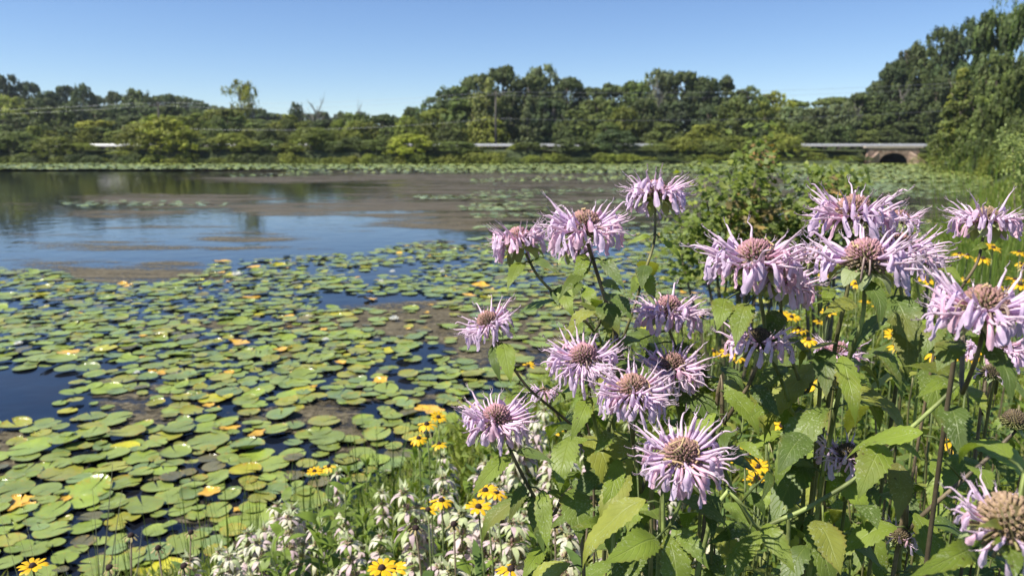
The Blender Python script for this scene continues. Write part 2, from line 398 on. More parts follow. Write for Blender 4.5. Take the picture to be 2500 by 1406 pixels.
# ------------------------------------------------------------------ things on the far side
def box(mb, x0, x1, y0, y1, z0, z1, col=(1, 1, 1)):
    v = [(x0, y0, z0), (x1, y0, z0), (x1, y1, z0), (x0, y1, z0), (x0, y0, z1), (x1, y0, z1), (x1, y1, z1), (x0, y1, z1)]
    mb.add(v, [(0, 3, 2, 1), (4, 5, 6, 7), (0, 1, 5, 4), (1, 2, 6, 5), (2, 3, 7, 6), (3, 0, 4, 7)], col)
def guardrail():
    xL, xR = -62.0, 58.0
    for a, b, lab in ((xL, -26, 'far left galvanised guardrail beside the road, glimpsed through bushes'),
                      (-14, 20.2, 'middle length of galvanised guardrail showing between the shoreline bushes'),
                      (24.0, xR, 'long bright galvanised guardrail on the road above the stone arch')):
        t = thing('guardrail', lab, 'guardrail', (a, float(roadY(a))-.6, 1.72), 0, 'guardrails along the road')
        xs = np.arange(a, b+.1, 2.0)
        prof = [(0, .46), (-.05, .50), (-.05, .56), (0, .61), (-.05, .66), (-.05, .72), (0, .77)]
        v = []; 
        for x in xs:
            for (py, pz) in prof: v.append((x-a, float(roadY(x)-roadY(a))+py-.06, pz))
            for (py, pz) in prof: v.append((x-a, float(roadY(x)-roadY(a))+py-.055, pz))
        n = 14; fs = []
        for i in range(len(xs)-1):
            for j in range(6):
                q = i*n+j; fs.append((q, q+n, q+n+1, q+1)); q += 7; fs.append((q, q+1, q+n+1, q+n))
        mb = MB(); mb.add(v, fs, (1, 1, 1)); mb.build('rail', M['steel'], t, smooth=False)
        for x in xs[::1]:
            mb = MB(); box(mb, x-a-.06, x-a+.06, float(roadY(x)-roadY(a))-.0, float(roadY(x)-roadY(a))+.13, -.2, .76, (1, 1, 1)); mb.build('post', M['wood'], t, smooth=False)
guardrail()

def culvert():
    c = atY(2182, 402, 91.0); x0 = c.x; Y = 91.2
    t = thing('stone_culvert', 'brown stone arch culvert opening black at the water below the guardrail', 'culvert', (x0, Y, 0))
    W, H = 1.72, 1.38; n = 16
    arc = [(W*math.cos(math.pi*(1-i/n)), H*math.sin(math.pi*(1-i/n))**.8) for i in range(n+1)]
    ow, oh = 2.7, 2.02
    def ring(y): 
        return [(x, y, z) for x, z in arc]
    mb = MB()
    # face wall with hole: bridge arch points to the outer outline
    outer = []
    for i in range(n+1):
        a = math.pi*(1-i/n); ca, sa = math.cos(a), math.sin(a)
        k = min((ow+.7*(1-sa))/max(abs(ca), 1e-6), (oh-.05)/max(sa, 1e-6)); outer.append((ca*k, max(0, sa*k)))
    for yy, flip in ((0, 0), (.5, 1)):
        v = [(x, yy, z-.25 if z < .02 else z) for x, z in arc] + [(x, yy, z-.25 if z < .02 else z) for x, z in outer]
        fs = [((i, i+1, n+2+i, n+1+i) if not flip else (i, n+1+i, n+2+i, i+1)) for i in range(n)]
        mb.add(v, fs, (1, 1, 1))
    v = [(x, 0, z) for x, z in outer]+[(x, .5, z) for x, z in outer]; mb.add(v, [(i, i+1, n+2+i, n+1+i) for i in range(n)], (1, 1, 1))
    mb.build('headwall', M['stone'], t, smooth=False)
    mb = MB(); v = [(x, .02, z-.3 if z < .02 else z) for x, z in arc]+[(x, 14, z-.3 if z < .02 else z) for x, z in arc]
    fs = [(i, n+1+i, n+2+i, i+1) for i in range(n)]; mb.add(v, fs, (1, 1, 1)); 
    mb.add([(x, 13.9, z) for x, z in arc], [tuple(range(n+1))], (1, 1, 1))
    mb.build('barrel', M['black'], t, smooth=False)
    mb = MB(); box(mb, -ow-.8, ow+.8, -.08, .6, oh-.06, oh+.16); mb.build('coping', M['concrete'], t, smooth=False)
    mb = MB(); box(mb, -ow-.6, ow+.6, .5, 5.0, 1.5, 1.715, (1, 1, 1)); mb.build('earth_cover', M['ground'], t, smooth=False)
    mb = MB(); box(mb, -ow-.6, ow+.6, 5.0, 15.0, 1.5, 1.735, (1, 1, 1)); mb.build('deck', M['concrete'], t, smooth=False)
    for s in (-1, 1):
        mb = MB(); v = [(s*W, -.02, -.3), (s*(W+1.6), -.9, -.3), (s*(W+1.6), -.9, .35), (s*W*1.05, -.02, 1.5), (s*(W+.35), .02, -.3), (s*(W+1.95), -.86, -.3), (s*(W+1.95), -.86, .35), (s*(W+.4), .02, 1.5)]
        mb.add(v, [(0, 1, 2, 3), (7, 6, 5, 4), (1, 5, 6, 2), (2, 6, 7, 3), (0, 3, 7, 4)], (1, 1, 1)); mb.build('wing_wall', M['stone'], t, smooth=False)
culvert()

def utility_pole(px, topy, Y, label, arms=True):
    p = atY(px, topy, Y); g = gz(p.x, Y); h = p.z-g
    t = thing('utility_pole', label, 'pole', (p.x, Y, g), 0, 'utility poles along the road')
    mb = MB(); tube(mb, [(0, 0, -.5), (0, 0, h*.5), (0, 0, h)], [.17, .14, .11], (1, 1, 1), 8); mb.build('pole', M['wood'], t)
    mb = MB(); box(mb, -.06, .06, -.05, .05, h-.95, h-.8); box(mb, -1.1, 1.1, -.18, -.11, h-.52, h-.38); mb.build('crossarm', M['wood'], t, smooth=False)
    for xx in (-1.0, -.4, .4, 1.0):
        mb = MB(); tube(mb, [(xx, -.14, h-.38), (xx, -.14, h-.3), (xx, -.14, h-.22)], [.035, .06, .03], (1, 1, 1), 6); mb.build('insulator', M['wire'], t)
    return Vector((p.x, Y, g+h))
PA = utility_pole(385, 250, 104, 'dark timber pole holding the wires above the left trees')
PB = utility_pole(1210, 224, 99, 'tall timber pole before the central wood, wires meeting at its top')
PC = PB.lerp(Vector((0, 0, 0)), 0)
PD = utility_pole(2440, 196, 98, 'timber pole hidden by the right-hand trees with wires running to it')
PZ = Vector((PA.x-75, 108, PA.z-1.2))
def wire(a, b, dz, sag, r, label):
    pts = [a.lerp(b, i/24)+Vector((0, -.15, dz-4*sag*(i/24)*(1-i/24))) for i in range(25)]
    mb = MB(); tube(mb, pts, r, (1, 1, 1), 5); setp(mb.build('power_line', M['wire']), label, 'power line', 'power lines over the far shore')
for a, b, nm in ((PZ, PA, 'over the left wood'), (PA, PB, 'between the left pole and the central pole'), (PB, PD, 'crossing from the central pole to the right-hand trees')):
    wire(a, b, -.02, .7, .011, f'uppermost thin grey power line {nm}')
    wire(a, b, -.42, .95, .009, f'second thin power line down {nm}')
    if nm != 'over the left wood': wire(a, b, -3.4, .8, .011, f'low sagging communications cable {nm}')

def car(px, Y, col_mat, label):
    p = atY(px, 350, Y); t = thing('parked_car', label, 'car', (p.x, Y, 1.74))
    L, W_, = 4.4, 1.75
    prof = [(-2.2, .35), (-2.2, .75), (-2.05, .9), (-1.35, .98), (-.75, 1.38), (.6, 1.42), (1.35, 1.0), (2.05, .88), (2.2, .7), (2.2, .35)]
    mb = MB(); n = len(prof)
    v = [(x, -W_/2 + (.14 if z > 1.1 else 0), z) for x, z in prof]+[(x, W_/2-(.14 if z > 1.1 else 0), z) for x, z in prof]
    fs = [(i, (i+1) % n, n+(i+1) % n, n+i) for i in range(n)]+[tuple(range(n)), tuple(reversed(range(n, 2*n)))]
    mb.add(v, fs, (1, 1, 1)); mb.build('body', col_mat, t, smooth=False)
    mb = MB(); q = [(-1.2, 1.0), (-.72, 1.32), (.55, 1.36), (1.15, 1.02)]
    mb.add([(x, -W_/2+.0+(z-1.0)*.3-.012, z) for x, z in q], [(0, 1, 2, 3)], (1, 1, 1)); mb.build('side_window', M['glass'], t, smooth=False)
    for x in (-1.35, 1.35):
        for y in (-.8, .8):
            mb = MB(); tube(mb, [(x, y-.1, .33), (x, y+.1, .33)], .33, (1, 1, 1), 16); wh = mb.build('wheel', M['rubber'], t, smooth=False)
            mb = MB(); s = -1 if y < 0 else 1; tube(mb, [(x, y+s*.09, .33), (x, y+s*.115, .33)], .19, (1, 1, 1), 12); mb.build('rim', M['steel'], wh, smooth=False)
car(266, 108.5, M['carpaint'], 'dark car on the road just above the left guardrail')

# ------------------------------------------------------------------ trees
def crown_arrays(seed, nl, nc, nleaf, ls, prof, z0=.12, jitter=.07, asp=1.0, gap=0.0):
    """unit crown: height 1, width 1. prof(t)->radius (0..0.5) at height t"""
    R = np.random.RandomState(seed); cs = []
    # lobes: boughs scattered in the envelope
    lob = []
    for i in range(nl):
        t = R.uniform(0.0, 1); r = prof(t); a = R.uniform(0, 2*np.pi); q = r*R.uniform(.35, 1)**.5*.82
        lob.append((q*math.cos(a), q*math.sin(a), (z0+(1-z0)*t*.90)*asp, max(.09, r*R.uniform(.36, .58)), R.uniform(.75, 1.25)))
    P = []; Nn = []; C = []
    for i in range(nc):
        lx, ly, lz, lr, lb = lob[R.randint(nl)]
        d = R.normal(size=3); d /= np.linalg.norm(d); 
        if d[2] < -.3: d[2] *= -.6
        cpos = np.array([lx, ly, lz]) + d*lr*np.array([1, 1, .9])*R.uniform(.75, 1.05)
        cr = R.uniform(.6, 1.3)*jitter; bri = lb*R.uniform(.8, 1.2)
        k = nleaf; dd = R.normal(size=(k, 3)); dd /= np.linalg.norm(dd, axis=1)[:, None]
        P.append(cpos+dd*cr*R.uniform(.4, 1.0, (k, 1))); nn = dd*.7+d*.8+R.normal(size=(k, 3))*.45; nn[:, 2] += .05
        Nn.append(nn/np.linalg.norm(nn, axis=1)[:, None]); C.append(np.full(k, bri)*R.uniform(.82, 1.18, k))
    P = np.concatenate(P); Nn = np.concatenate(Nn); C = np.concatenate(C)
    if gap: keep = R.rand(len(P)) > gap; P, Nn, C = P[keep], Nn[keep], C[keep]
    k = len(P); a = np.cross(Nn, R.normal(size=(k, 3))); a /= np.linalg.norm(a, axis=1)[:, None]; b = np.cross(Nn, a)
    s = ls*R.uniform(.6, 1.4, (k, 1)); 
    v = np.stack([P-a*s, P-b*s*.6, P+a*s, P+b*s*.6], 1).reshape(-1, 3); v[:, 2] /= asp; v[:, 2] *= 1/np.percentile(v[:, 2], 99.7); f = np.arange(4*k).reshape(k, 4)
    hue = R.uniform(-1, 1, k)*.1
    col = np.stack([C*(1+hue), C, C*(1-hue*.5)], 1); col = np.repeat(col, 4, 0)
    return v, f, col
def trunk_mb(h, r, seed, dead=False, nb=7):
    R = random.Random(seed); mb = MB(); pts = [Vector((0, 0, -.03))]
    for i in range(1, 6): pts.append(Vector((R.uniform(-.02, .02), R.uniform(-.02, .02), h*i/5)))
    bc = (.16, .13, .10) if not dead else (.22, .20, .17)
    tube(mb, pts, [r*(1-.75*i/5) for i in range(6)], bc, 7)
    for i in range(nb):
        z = h*R.uniform(.3, .95); a = R.uniform(0, 6.28); l = R.uniform(.16, .36)*(1.25-z/h*.5); q = Vector((0, 0, z))
        e = q+Vector((math.cos(a)*l, math.sin(a)*l, l*R.uniform(.5, 1.1))); m = q.lerp(e, .5)+Vector((0, 0, -.02))
        tube(mb, [q, m, e], [r*.4, r*.28, r*.1], bc, 5)
        if dead:
            for k in range(5):
                s = q.lerp(e, R.uniform(.3, .95)); b = a+R.uniform(-1.2, 1.2); l2 = l*R.uniform(.3, .7)
                tube(mb, [s, s+Vector((math.cos(b)*l2, math.sin(b)*l2, l2*R.uniform(.2, 1.2)))], [r*.18, r*.06], bc, 4)
    return mb
OLIVE = (.150, .180, .036)
def prof_round(t): return .5*max(0, 1-abs(2*t-.75)**2.6/1.95)**.5
def prof_bush(t): return .5*max(.1, (1-t**2.2))**.5
def prof_cone(t): return .5*(1-t)**.8+.03
def prof_col(t): return .5*math.sin(min(1, t*1.08+.08)*math.pi*.93)**.6 if t < 1 else .1
def prof_flat(t): return .5*math.sin(math.pi*min(1, max(.05, t)))**.5*(.5+.5*t)
PROTO = {}
HOME = Vector((0, 0, 0))
def proto(kind, var):
    key = (kind, var)
    if key in PROTO: return PROTO[key]
    sd_ = hash_(kind)*7+var*13
    P = dict(round=(48, 700, 26, .020, prof_round, .0, .05, 0), bush=(30, 500, 26, .018, prof_bush, .0, .06, 0), cone=(46, 560, 22, .021, prof_cone, .0, .045, 0),
             col=(40, 540, 23, .022, prof_col, .0, .05, 0), airy=(22, 280, 18, .016, prof_flat, .35, .05, .2), scrub=(34, 460, 22, .018, prof_bush, .0, .07, .1))
    nm = dict(round='leafy_tree', bush='bush', cone='conical_tree', col='tall_tree', airy='airy_tree', dead='dead_tree', scrub='scrub_bush')[kind]
    t = thing(nm, 'x', 'tree'); 
    if kind == 'dead':
        mb = trunk_mb(.8, .028, sd_, True, 16); tr = mb.build('trunk', M['bark'], t)
    else:
        nl, nc, k, ls, pf, z0, jt, gp = P[kind]
        v, f, c = crown_arrays(sd_ % 9973, nl, nc, k, ls, pf, z0, jt, dict(round=1.0, bush=.75, cone=1.9, col=1.5, airy=.9, scrub=.5)[kind], gp)
        mkmesh('crown', v, f, c*np.array(OLIVE), None, M['crown'], t, smooth=False)
        if kind in ('bush', 'scrub'): trunk_mb(.5, .02, sd_, nb=5).build('stem', M['bark'], t)
        else: trunk_mb(.82, .022, sd_, nb=9).build('trunk', M['bark'], t)
    index_children(t); PROTO[key] = [t, False]; return PROTO[key]
def hash_(s): return sum(ord(c)*(i+1)*31 for i, c in enumerate(s))
def place(kind, var, loc, wd, h, rz, color, label, cat, group, tilt=0):
    pr = proto(kind, var)
    if not pr[1]:
        o = pr[0]; pr[1] = True
        for c in CH[o.name]: c.color = color
    else: o = copy_tree(pr[0], None, color)
    o.location = loc; o.scale = (wd, wd, h); o.rotation_euler = (tilt, 0, rz); o.color = color
    o['label'] = label; o['category'] = cat; o['group'] = group
    return o
ORD = ['first', 'second', 'third', 'fourth', 'fifth', 'sixth', 'seventh', 'eighth', 'ninth', 'tenth', 'eleventh', 'twelfth', 'thirteenth', 'fourteenth', 'fifteenth', 'sixteenth',
       'seventeenth', 'eighteenth', 'nineteenth', 'twentieth', 'twenty-first', 'twenty-second', 'twenty-third', 'twenty-fourth', 'twenty-fifth', 'twenty-sixth', 'twenty-seventh', 'twenty-eighth', 'twenty-ninth', 'thirtieth',
       'thirty-first', 'thirty-second', 'thirty-third', 'thirty-fourth', 'thirty-fifth', 'thirty-sixth', 'thirty-seventh', 'thirty-eighth', 'thirty-ninth', 'fortieth']
ORD += ['forty-'+o for o in ORD[:9]] + ['fiftieth'] + ['fifty-'+o for o in ORD[:9]] + ['sixtieth'] + ['sixty-'+o for o in ORD[:9]] + ['seventieth'] + ['seventy-'+o for o in ORD[:9]]
# colour multipliers on the olive base
G = dict(dark=(.42, .5, .75), deep=(.58, .64, .8), mid=(.85, .9, .95), olive=(1.32, 1.26, .85), lime=(1.75, 1.55, .75), pale=(1.25, 1.2, 1.5), grey=(1.0, 1.0, 1.9), red=(1.5, .8, .8))
CN = dict(dark='very dark green', deep='deep green', mid='mid green', olive='olive green', lime='bright yellow-green', pale='pale green', grey='greyish green', red='rusty green')
def trees(rows, phrase, group, seed):
    """rows: (px, top_py, width_px, Y, kind, colour[, label])"""
    R = random.Random(seed); rows = sorted(rows, key=lambda r: r[0]); cnt = {}
    for r in rows:
        px, ty, wp, Y, kind, cn = r[:6]
        p = atY(px, ty, Y); g = gz(p.x, Y); h = (p.z-g)
        wd = wp/F*Y*(.86 if kind == 'round' else 1)
        c = G[cn]; j = R.uniform(.82, 1.22); c = (c[0]*j*R.uniform(.94, 1.06), c[1]*j, c[2]*j, 1)
        key = cn+kind; cnt[key] = cnt.get(key, 0)+1
        word = dict(round='round-crowned tree', bush='rounded bush', cone='conical tree', col='tall narrow tree', airy='airy open-crowned tree', dead='bare dead tree', scrub='low scrubby bush')[kind]
        if len(r) > 6: lab = r[6]
        elif sum(1 for q in rows if q[4] == kind and q[5] == cn and len(q) < 7) == 1: lab = f'the only {CN[cn]} {word} {phrase}'
        else: lab = f'{CN[cn]} {word} {phrase}, {ORD[cnt[key]-1]} from left'
        place(kind, R.randrange(3), (p.x, Y, g-.1), wd*1.06, h+.1, R.uniform(0, 6.28), c, lab, 'bush' if kind in ('bush', 'scrub') else 'tree', group)

# skyline woods far behind
sky_rows = []
R0 = random.Random(5)
def skyline(pts, step, Y0, Y1, cols, kinds=('round',), wmul=1.0, jit=10):
    out = []; x = pts[0][0]
    while x < pts[-1][0]:
        ty = np.interp(x, [p[0] for p in pts], [p[1] for p in pts])+R0.uniform(-jit, jit)*.7
        wd = step*R0.uniform(1.5, 2.2)*wmul
        out.append((x, ty, wd, R0.uniform(Y0, Y1), R0.choice(kinds), R0.choice(cols))); x += step*R0.uniform(.8, 1.2)
    return out
trees(skyline([(-120, 190), (15, 178), (60, 200), (110, 218), (190, 202), (235, 235), (300, 216), (345, 232), (400, 236), (480, 240), (540, 262), (700, 278), (860, 272), (960, 285), (1060, 262)], 44, 175, 215, ['dark', 'deep', 'deep']),
      'on the hill skyline left', 'trees of the left hill skyline', 11)
trees(skyline([(-100, 245), (100, 235), (240, 262), (420, 262), (620, 292), (800, 300), (960, 300)], 62, 140, 165, ['mid', 'deep', 'mid', 'olive']),
      'on the lower slope left', 'trees on the lower left slope', 12)
trees([(585, 196, 92, 128, 'airy', 'lime', 'airy light green tree standing high above the left treeline'),
       (772, 232, 80, 150, 'dead', 'grey', 'bare grey dead tree on the skyline left of centre'),
       (872, 236, 30, 150, 'dead', 'grey', 'thin bare snag poking above the low skyline'),
       (720, 252, 46, 160, 'round', 'dark', 'small dark tree beside the bare dead tree'),
       (1000, 262, 50, 130, 'round', 'deep', 'small deep green tree at the left foot of the central wood')], '', 'odd trees along the left skyline', 13)
# middle belt left
trees([(40, 290, 150, 118, 'round', 'deep'), (130, 262, 120, 126, 'round', 'mid'), (235, 296, 130, 113, 'round', 'lime'), (330, 285, 120, 116, 'round', 'deep'),
       (395, 282, 160, 110, 'round', 'olive'), (470, 278, 110, 112, 'col', 'olive'), (545, 268, 150, 120, 'round', 'olive'), (620, 300, 110, 114, 'round', 'mid'),
       (700, 280, 100, 112, 'col', 'olive'), (790, 292, 90, 118, 'round', 'dark'), (860, 278, 120, 114, 'round', 'mid'), (930, 280, 110, 112, 'round', 'deep'),
       (985, 285, 80, 112, 'round', 'mid'), (180, 320, 90, 112, 'round', 'mid'), (300, 318, 80, 110, 'round', 'mid'), (510, 318, 90, 109, 'round', 'mid'), (650, 318, 90, 110, 'round', 'mid'), (745, 320, 80, 110, 'round', 'deep')],
      'in the left middle belt', 'trees of the left middle belt', 14)
trees(skyline([(-80, 318), (100, 306), (300, 322), (520, 300), (700, 306), (860, 296), (1010, 300)], 40, 105.5, 111, ['mid', 'olive', 'deep', 'mid', 'olive'], ('round', 'col', 'round'), .8, 26),
      'behind the left road', 'trees just behind the left road', 21)
# central wood
trees([(1060, 240, 110, 122, 'round', 'deep'), (1110, 212, 130, 126, 'round', 'deep'), (1165, 184, 110, 128, 'round', 'deep'), (1225, 163, 130, 130, 'round', 'deep'), (1290, 186, 120, 128, 'round', 'deep'),
       (1330, 162, 110, 132, 'round', 'grey'), (1385, 190, 110, 130, 'round', 'deep'), (1440, 214, 110, 130, 'round', 'deep'), (1500, 206, 110, 132, 'round', 'deep'), (1550, 200, 100, 130, 'round', 'mid'),
       (1605, 172, 120, 132, 'round', 'grey'), (1665, 176, 130, 130, 'round', 'deep'), (1725, 190, 110, 128, 'round', 'deep'), (1775, 186, 90, 130, 'cone', 'deep'), (1830, 214, 100, 128, 'round', 'mid'),
       (1890, 226, 110, 130, 'round', 'lime'), (1950, 246, 90, 135, 'round', 'mid'), (2030, 238, 130, 125, 'round', 'mid')],
      'along the crest of the central wood', 'crest trees of the central wood', 15)
trees([(1065, 268, 110, 112, 'round', 'olive'), (1130, 240, 130, 112, 'round', 'mid'), (1185, 192, 90, 108, 'col', 'pale'), (1190, 288, 110, 106, 'round', 'olive'), (1245, 230, 90, 112, 'col', 'deep'),
       (1290, 250, 70, 108, 'cone', 'grey'), (1340, 240, 100, 112, 'round', 'dark'), (1400, 270, 90, 108, 'col', 'mid'), (1460, 240, 110, 112, 'round', 'mid'), (1520, 262, 90, 110, 'round', 'olive'),
       (1570, 240, 90, 114, 'round', 'deep'), (1650, 250, 130, 116, 'round', 'dark'), (1730, 260, 100, 112, 'round', 'dark'), (1800, 240, 120, 108, 'round', 'mid'), (1870, 250, 90, 108, 'col', 'olive'),
       (1930, 262, 110, 112, 'round', 'grey'), (2000, 262, 110, 112, 'round', 'grey'), (2060, 252, 100, 110, 'round', 'grey'), (1480, 300, 90, 106, 'round', 'mid'), (1620, 300, 100, 106, 'round', 'mid'), (1720, 305, 90, 106, 'round', 'olive'), (1100, 300, 80, 106, 'round', 'mid'),
       (1380, 310, 60, 106, 'round', 'deep'), (1850, 300, 80, 105, 'round', 'deep'), (1960, 300, 90, 105, 'round', 'mid'), (2050, 305, 90, 105, 'round', 'deep')],
      'in the front of the central wood', 'front trees of the central wood', 16)
trees([(1612, 186, 60, 118, 'dead', 'grey', 'pale bare dead trunk rising before the dark centre-right wood'), (2096, 246, 36, 109, 'dead', 'grey', 'short white snag leaning out of the right-hand wood'),
       (2205, 205, 60, 112, 'dead', 'grey', 'pale bare branches in the right-hand wood'), (1345, 250, 50, 111, 'dead', 'grey', 'thin grey stems between the central trees')], '', 'bare trees in the wood', 17)
# shoreline bushes (in front of the road)
bl = []
R1 = random.Random(9)
for (px, ty, wp, kind, cn) in [(-40, 330, 110, 'bush', 'mid'), (30, 322, 110, 'bush', 'mid'), (85, 345, 90, 'bush', 'mid'), (140, 335, 100, 'bush', 'olive'), (195, 350, 80, 'bush', 'olive'), (245, 366, 70, 'scrub', 'mid'), (300, 368, 70, 'scrub', 'olive'),
        (350, 300, 120, 'bush', 'olive'), (408, 288, 150, 'bush', 'lime'), (450, 340, 80, 'bush', 'mid'), (505, 338, 100, 'bush', 'mid'), (560, 326, 110, 'bush', 'olive'), (610, 345, 80, 'bush', 'olive'), (660, 342, 80, 'bush', 'mid'),
        (705, 350, 70, 'bush', 'olive'), (757, 312, 110, 'bush', 'olive'), (815, 345, 70, 'bush', 'mid'), (860, 335, 90, 'bush', 'deep'), (915, 342, 90, 'bush', 'mid'), (1005, 328, 120, 'bush', 'lime'), (1060, 345, 80, 'bush', 'mid'),
        (1110, 346, 110, 'bush', 'mid'), (1165, 366, 60, 'scrub', 'mid'), (1210, 374, 60, 'scrub', 'olive'), (1262, 350, 46, 'bush', 'olive'), (1290, 348, 90, 'bush', 'mid'), (1340, 370, 60, 'scrub', 'red'), (1400, 336, 90, 'bush', 'deep'), (1445, 352, 70, 'bush', 'mid'),
        (1505, 318, 110, 'bush', 'dark'), (1560, 366, 70, 'scrub', 'mid'), (1610, 350, 90, 'scrub', 'mid'), (1670, 335, 110, 'scrub', 'olive'), (1735, 345, 90, 'scrub', 'mid'), (1790, 332, 100, 'scrub', 'olive'), (1850, 338, 90, 'scrub', 'mid'),
        (1905, 326, 110, 'scrub', 'olive'), (1960, 364, 80, 'scrub', 'olive'), (2010, 368, 90, 'scrub', 'mid'), (2065, 370, 80, 'scrub', 'olive'), (2110, 376, 40, 'scrub', 'olive'), (2258, 368, 66, 'scrub', 'mid'), (2295, 350, 70, 'scrub', 'mid'), (2330, 352, 70, 'scrub', 'olive')]:
    p = atY(px, ty, 92); bl.append((px, ty, wp*.98, float(roadY(p.x))-R1.uniform(2.9, 4.6), kind, cn))
trees(bl, 'on the far shore', 'shoreline bushes on the far shore', 18)
low = []
for i in range(60):
    px = -60+i*40+R1.uniform(-12, 12)
    if 2115 < px < 2245: continue
    p = atY(px, 380, 92); low.append((px, R1.uniform(372, 388), R1.uniform(45, 75), float(roadY(p.x))-R1.uniform(5.2, 6.2), 'scrub', R1.choice(['mid', 'olive', 'deep', 'olive'])))
trees(low, 'at the waterline of the far shore', 'low scrub at the far waterline', 19)
# right-hand wood
trees([(2110, 228, 110, 116, 'round', 'deep'), (2150, 196, 110, 118, 'round', 'deep'), (2185, 150, 120, 116, 'round', 'dark'), (2240, 110, 130, 116, 'round', 'deep'), (2300, 72, 130, 114, 'round', 'deep'), (2370, 52, 140, 112, 'round', 'dark'),
       (2440, 30, 140, 74, 'round', 'deep'), (2520, 10, 150, 70, 'round', 'deep'), (2130, 280, 110, 110, 'round', 'mid'), (2190, 250, 120, 110, 'round', 'deep'), (2250, 220, 120, 110, 'round', 'dark'), (2170, 318, 90, 107, 'round', 'deep'), (2230, 300, 100, 107, 'round', 'deep'), (2110, 318, 80, 107, 'bush', 'mid'), (2270, 315, 90, 107, 'bush', 'mid'), (2205, 330, 70, 106, 'bush', 'deep'),
       (2290, 190, 120, 108, 'round', 'deep'), (2355, 170, 120, 68, 'cone', 'olive'), (2350, 200, 130, 62, 'cone', 'mid'), (2415, 230, 110, 58, 'col', 'mid'), (2440, 130, 130, 62, 'round', 'deep'), (2490, 170, 120, 50, 'round', 'mid'), 
       (2380, 300, 100, 60, 'round', 'mid'), (2440, 300, 110, 52, 'round', 'deep'), (2500, 290, 110, 44, 'bush', 'mid'), (2355, 345, 100, 63, 'bush', 'mid'), (2400, 360, 90, 58, 'bush', 'olive'), (2450, 362, 90, 50, 'scrub', 'olive'), (2500, 380, 90, 42, 'scrub', 'olive'), (2600, 100, 220, 55, 'round', 'deep'), (2620, 250, 180, 40, 'round', 'mid')],
      'in the right-hand wood', 'trees of the right-hand wood', 20)

# willow: hanging strands at the top right, trunk outside the frame
def willow():
    base = at(2680, 500, 19); g = gz(base.x, base.y)
    t = thing('willow_tree', 'willow with long drooping strands hanging into the top right corner', 'tree', (base.x, base.y, g))
    R = random.Random(3); mb = MB(); top = at(2620, -150, 19)
    tube(mb, smooth_path([(base.x, base.y, g-.2), (base.x+.1, base.y, g+3), tuple(top)], 4), np.linspace(.4, .12, 9).tolist(), (.14, .12, .09), 8)
    mb2 = MB()
    for i in range(46):
        px = R.uniform(2425, 2600); d = R.uniform(17, 21); s = at(px, R.uniform(-160, -10), d); L = R.uniform(.5, 1.6)*(1 if px < 2460 else 1.3)
        if px < 2450: L *= .8
        tube(mb, [tuple(top), tuple(top.lerp(s, .6)+Vector((0, 0, .5))), tuple(s)], [.05, .02, .01], (.15, .16, .07), 4)
        k = int(L/.045)
        for j in range(k):
            z = L*j/k; p = s+Vector((.05*math.sin(z*3+i), .05*math.cos(z*2+i), -z)); a = R.uniform(0, 6.28)
            q = p+Vector((math.cos(a)*.06, math.sin(a)*.06, -.10)); sd2 = Vector((-math.sin(a), math.cos(a), 0))*.012
            m = p.lerp(q, .4); cc = R.uniform(.7, 1.3)
            mb2.add([tuple(p), tuple(m+sd2), tuple(q), tuple(m-sd2)], [(0, 1, 2, 3)], (.13*cc, .19*cc, .045*cc))
    mb.build('trunk', M['bark'], t, t.location); mb2.build('crown', M['herb'], t, t.location, smooth=False)
willow()

# ------------------------------------------------------------------ masks read in photo pixels
def ell(px, py, L):
    m = np.zeros(np.shape(px))
    for (cx, cy, rx, ry, s) in L:
        d = ((px-cx)/rx)**2+((py-cy)/ry)**2; m = np.maximum(m, s*np.clip(1.35-d*.75, 0, 1))
    return m
ALG = [(1250, 470, 400, 60, .80), (1650, 480, 420, 70, .70), (720, 438, 250, 9, .9), (1000, 434, 300, 9, .9), (430, 488, 260, 14, .95), (300, 522, 180, 12, .8), (800, 508, 300, 17, .95), (500, 505, 200, 12, .7),
       (1080, 525, 200, 34, 1), (1000, 495, 200, 14, .9), (1150, 548, 110, 20, .8), (600, 578, 150, 14, .55), (420, 555, 160, 9, .5), (250, 600, 220, 12, .55), (800, 560, 130, 10, .42), (640, 608, 140, 12, .5),
       (100, 575, 140, 8, .45), (300, 672, 260, 20, .85), (420, 655, 90, 18, .8), (120, 640, 180, 12, .5), (1000, 785, 230, 45, .95), (1250, 850, 170, 80, .95), (860, 760, 100, 16, .6), (1340, 760, 160, 60, .8), (790, 1030, 130, 46, 1), (640, 1030, 80, 22, .7),
       (320, 1000, 110, 50, .8), (430, 960, 80, 30, .6), (20, 1110, 60, 60, .8), (160, 1150, 110, 40, .55), (500, 1250, 90, 60, .75), (330, 1370, 90, 40, .8), (350, 1110, 120, 30, .5), (1000, 950, 130, 50, .45), (860, 1080, 60, 40, .7), (560, 1290, 60, 60, .7),
       (120, 1250, 60, 24, .6), (500, 800, 180, 24, .45), (420, 870, 120, 18, .4), (1900, 470, 300, 60, .8), (2250, 500, 200, 40, .5), (1800, 560, 200, 50, .6), (1060, 600, 60, 18, .6), (120, 500, 200, 14, .35), (900, 455, 120, 8, .5), (680, 1010, 60, 16, .6)]
